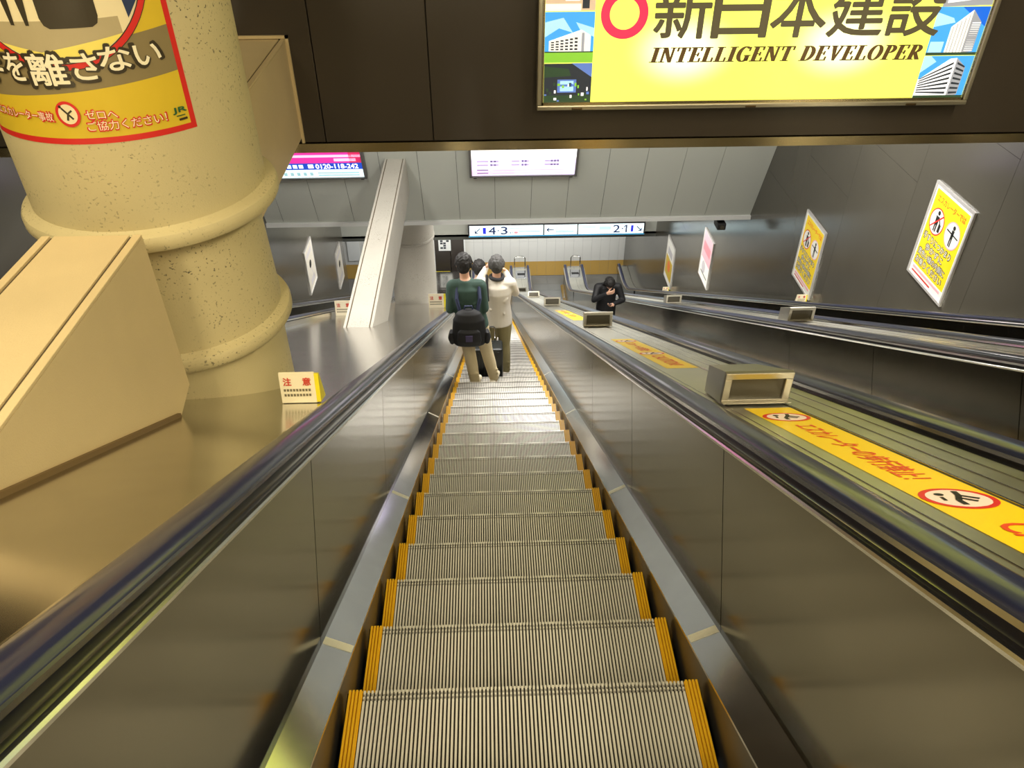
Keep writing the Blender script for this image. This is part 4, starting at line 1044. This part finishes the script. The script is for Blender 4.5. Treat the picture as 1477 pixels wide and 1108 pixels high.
bm = bmesh.new()
nk = G2['neck']; tube(bm, [(nk.x+.082*cos(2*pi*i/16), nk.y+.078*sin(2*pi*i/16), nk.z+.012+.006*sin(4*pi*i/16)) for i in range(17)], .024, 8); obj('neck_towel', bm, mat('towel_charcoal', (.03, .03, .032), .9), P2_, True)
bm = bmesh.new()
sp = G2['shl']; cc = G2['chest']
tube(bm, [(sp.x+.06, cc.y+.17, cc.z), (sp.x+.05, cc.y+.13, cc.z+.10), (sp.x+.05, sp.y+.05, sp.z+.085), (sp.x+.05, sp.y-.05, sp.z+.075), (sp.x+.055, cc.y-.145, cc.z+.06), (sp.x+.06, cc.y-.155, cc.z-.05)], .017, 8); obj('bag_strap', bm, BLK, P2_, True)
J2b = dict(J2); J2b.update(ell=(-.24, .1, 1.16), elr=(.24, .1, 1.16), wrl=(-.12, .3, 1.24), wrr=(.12, .3, 1.24), hdl=(.4, .8, .2), hdr=(-.4, .8, .2), yaw=.2)
L3 = (-.24, 8.68, tread(8.68))
person('dark-haired person in white, mostly hidden between the two nearer riders', L3, 0, 1.02, J2b, (WSH, NAVY, BLK), HB)
# black coat, head bowed over a phone, one hand at the brow
J3 = dict(head=(0, .17, 1.50), neck=(0, .05, 1.42), chest=(0, .0, 1.25), pelvis=(0, -.03, .93), hem=-.30,
          shl=(-.19, .02, 1.35), shr=(.19, .02, 1.35), ell=(-.29, .10, 1.10), elr=(.27, .18, 1.16), wrl=(-.07, .30, 1.13), wrr=(.05, .33, 1.39),
          hdl=(.75, .6, .1), hdr=(-.8, .1, .25), hnl=(.1, .3, 1), hnr=(0, -1, .1),
          hipl=(-.09, -.03, .88), hipr=(.09, -.03, .88), knl=(-.09, .02, .48), knr=(.09, .02, .48), anl=(-.09, -.03, .09), anr=(.09, -.02, .09), toel=(-.2, .98), toer=(.2, .98), bow=.95)
L4 = (2.13, 11.42, tread(11.42))
person('person in black coat facing the camera with bowed head and raised hand', L4, pi, 1.0, J3, (COAT, BLK, BLK), HB, .13)
# phone held by the bowed rider
t = thing('phone', 'small blue-lit phone held by the bowed rider in black', 'phone', (L4[0]+.0, L4[1]-.385, L4[2]+1.185), pi)
bm = bmesh.new(); box(bm, -.037, .037, -.074, .074, -.004, .004, bevel=.003); obj('body', bm, M_BLACK, t)
boxes('screen', emis('phone_screen', (70, 120, 170), .7), t, (-.033, .033, -.068, .068, .0042, .0052))
t.rotation_euler = (radians(35), 0, pi)

# backpack on the green sweater's back
bx, by, bz = L1[0]-.135*k1, L1[1]-.172*k1, L1[2]
t = thing('backpack', 'black backpack worn by the rider in the green sweater', 'bag', (bx, by, bz+.80*k1))
bm = bmesh.new()
loft(bm, [(0, -.105, .0, .17, .06), (0, -.11, .04, .195, .085), (0, -.115, .2, .20, .095), (0, -.11, .36, .185, .09), (0, -.095, .44, .14, .07), (0, -.085, .475, .07, .04)])
fused('main_body', bm, BLK, t, .01, 3)
bm = bmesh.new(); loft(bm, [(0, -.19, .05, .13, .035), (0, -.205, .12, .145, .045), (0, -.20, .24, .135, .035), (0, -.19, .27, .1, .02)]); fused('front_pocket', bm, BLK, t, .009, 3)
bm = bmesh.new(); tube(bm, [(-.05, -.07, .46), (-.04, -.08, .52), (.04, -.08, .52), (.05, -.07, .46)], .010, 8); obj('top_handle', bm, mat('strap_blue', s2l(50, 58, 90), .7), t, True)
for sx in (-1, 1):
    bm = bmesh.new(); tube(bm, [(sx*.10, -.02, .40), (sx*.135, .02, .56), (sx*.125, .11, .66), (sx*.12, .20, .62), (sx*.12, .245, .5)], .022, 8); obj('shoulder_strap', bm, mat('strap_blue', (0, 0, 0)), t, True)
boxes('patch', mat('patch_violet', s2l(70, 62, 96), .7), t, (-.04, .04, -.258, -.25, .14, .22))
for sx in (-1, 1):
    bm = bmesh.new(); loft(bm, [(sx*.205, -.1, .03, .03, .05), (sx*.215, -.1, .1, .04, .06), (sx*.21, -.1, .19, .025, .05)]); fused('side_pocket', bm, BLK, t, .009, 2)

# rolling suitcase on the next step down
t = thing('suitcase', 'black rolling suitcase standing on the step before the green sweater rider', 'suitcase', (-.13, 7.03, tread(7.03)))
SC = mat('suitcase_shell', (.012, .014, .014), .35)
bm = bmesh.new(); box(bm, -.19, .19, -.12, .12, .055, .58, bevel=.03); obj('shell', bm, SC, t)
for x in (-.13, -.065, 0, .065, .13): boxes('rib', SC, t, (x-.012, x+.012, -.128, -.118, .10, .54), bevel=.004)
for x in (-.15, .15):
    for y in (-.09, .09):
        bm = bmesh.new(); lathe(bm, [(.008, -.012), (.026, -.012), (.026, .012), (.008, .012)], seg=16)
        for v in bm.verts: v.co = Vector((x+v.co.z, y+v.co.x, .028+v.co.y))
        obj('wheel', bm, M_DARK, t)
bm = bmesh.new(); tube(bm, [(-.09, .06, .57), (-.09, .06, .80), (-.075, .06, .82), (.075, .06, .82), (.09, .06, .80), (.09, .06, .57)], .009, 8); obj('pull_handle', bm, M_BAND, t, True)
bm = bmesh.new(); tube(bm, [(-.06, 0, .575), (-.05, 0, .60), (.05, 0, .60), (.06, 0, .575)], .012, 8); obj('carry_handle', bm, M_BAND, t, True)
#PEOPLE-END
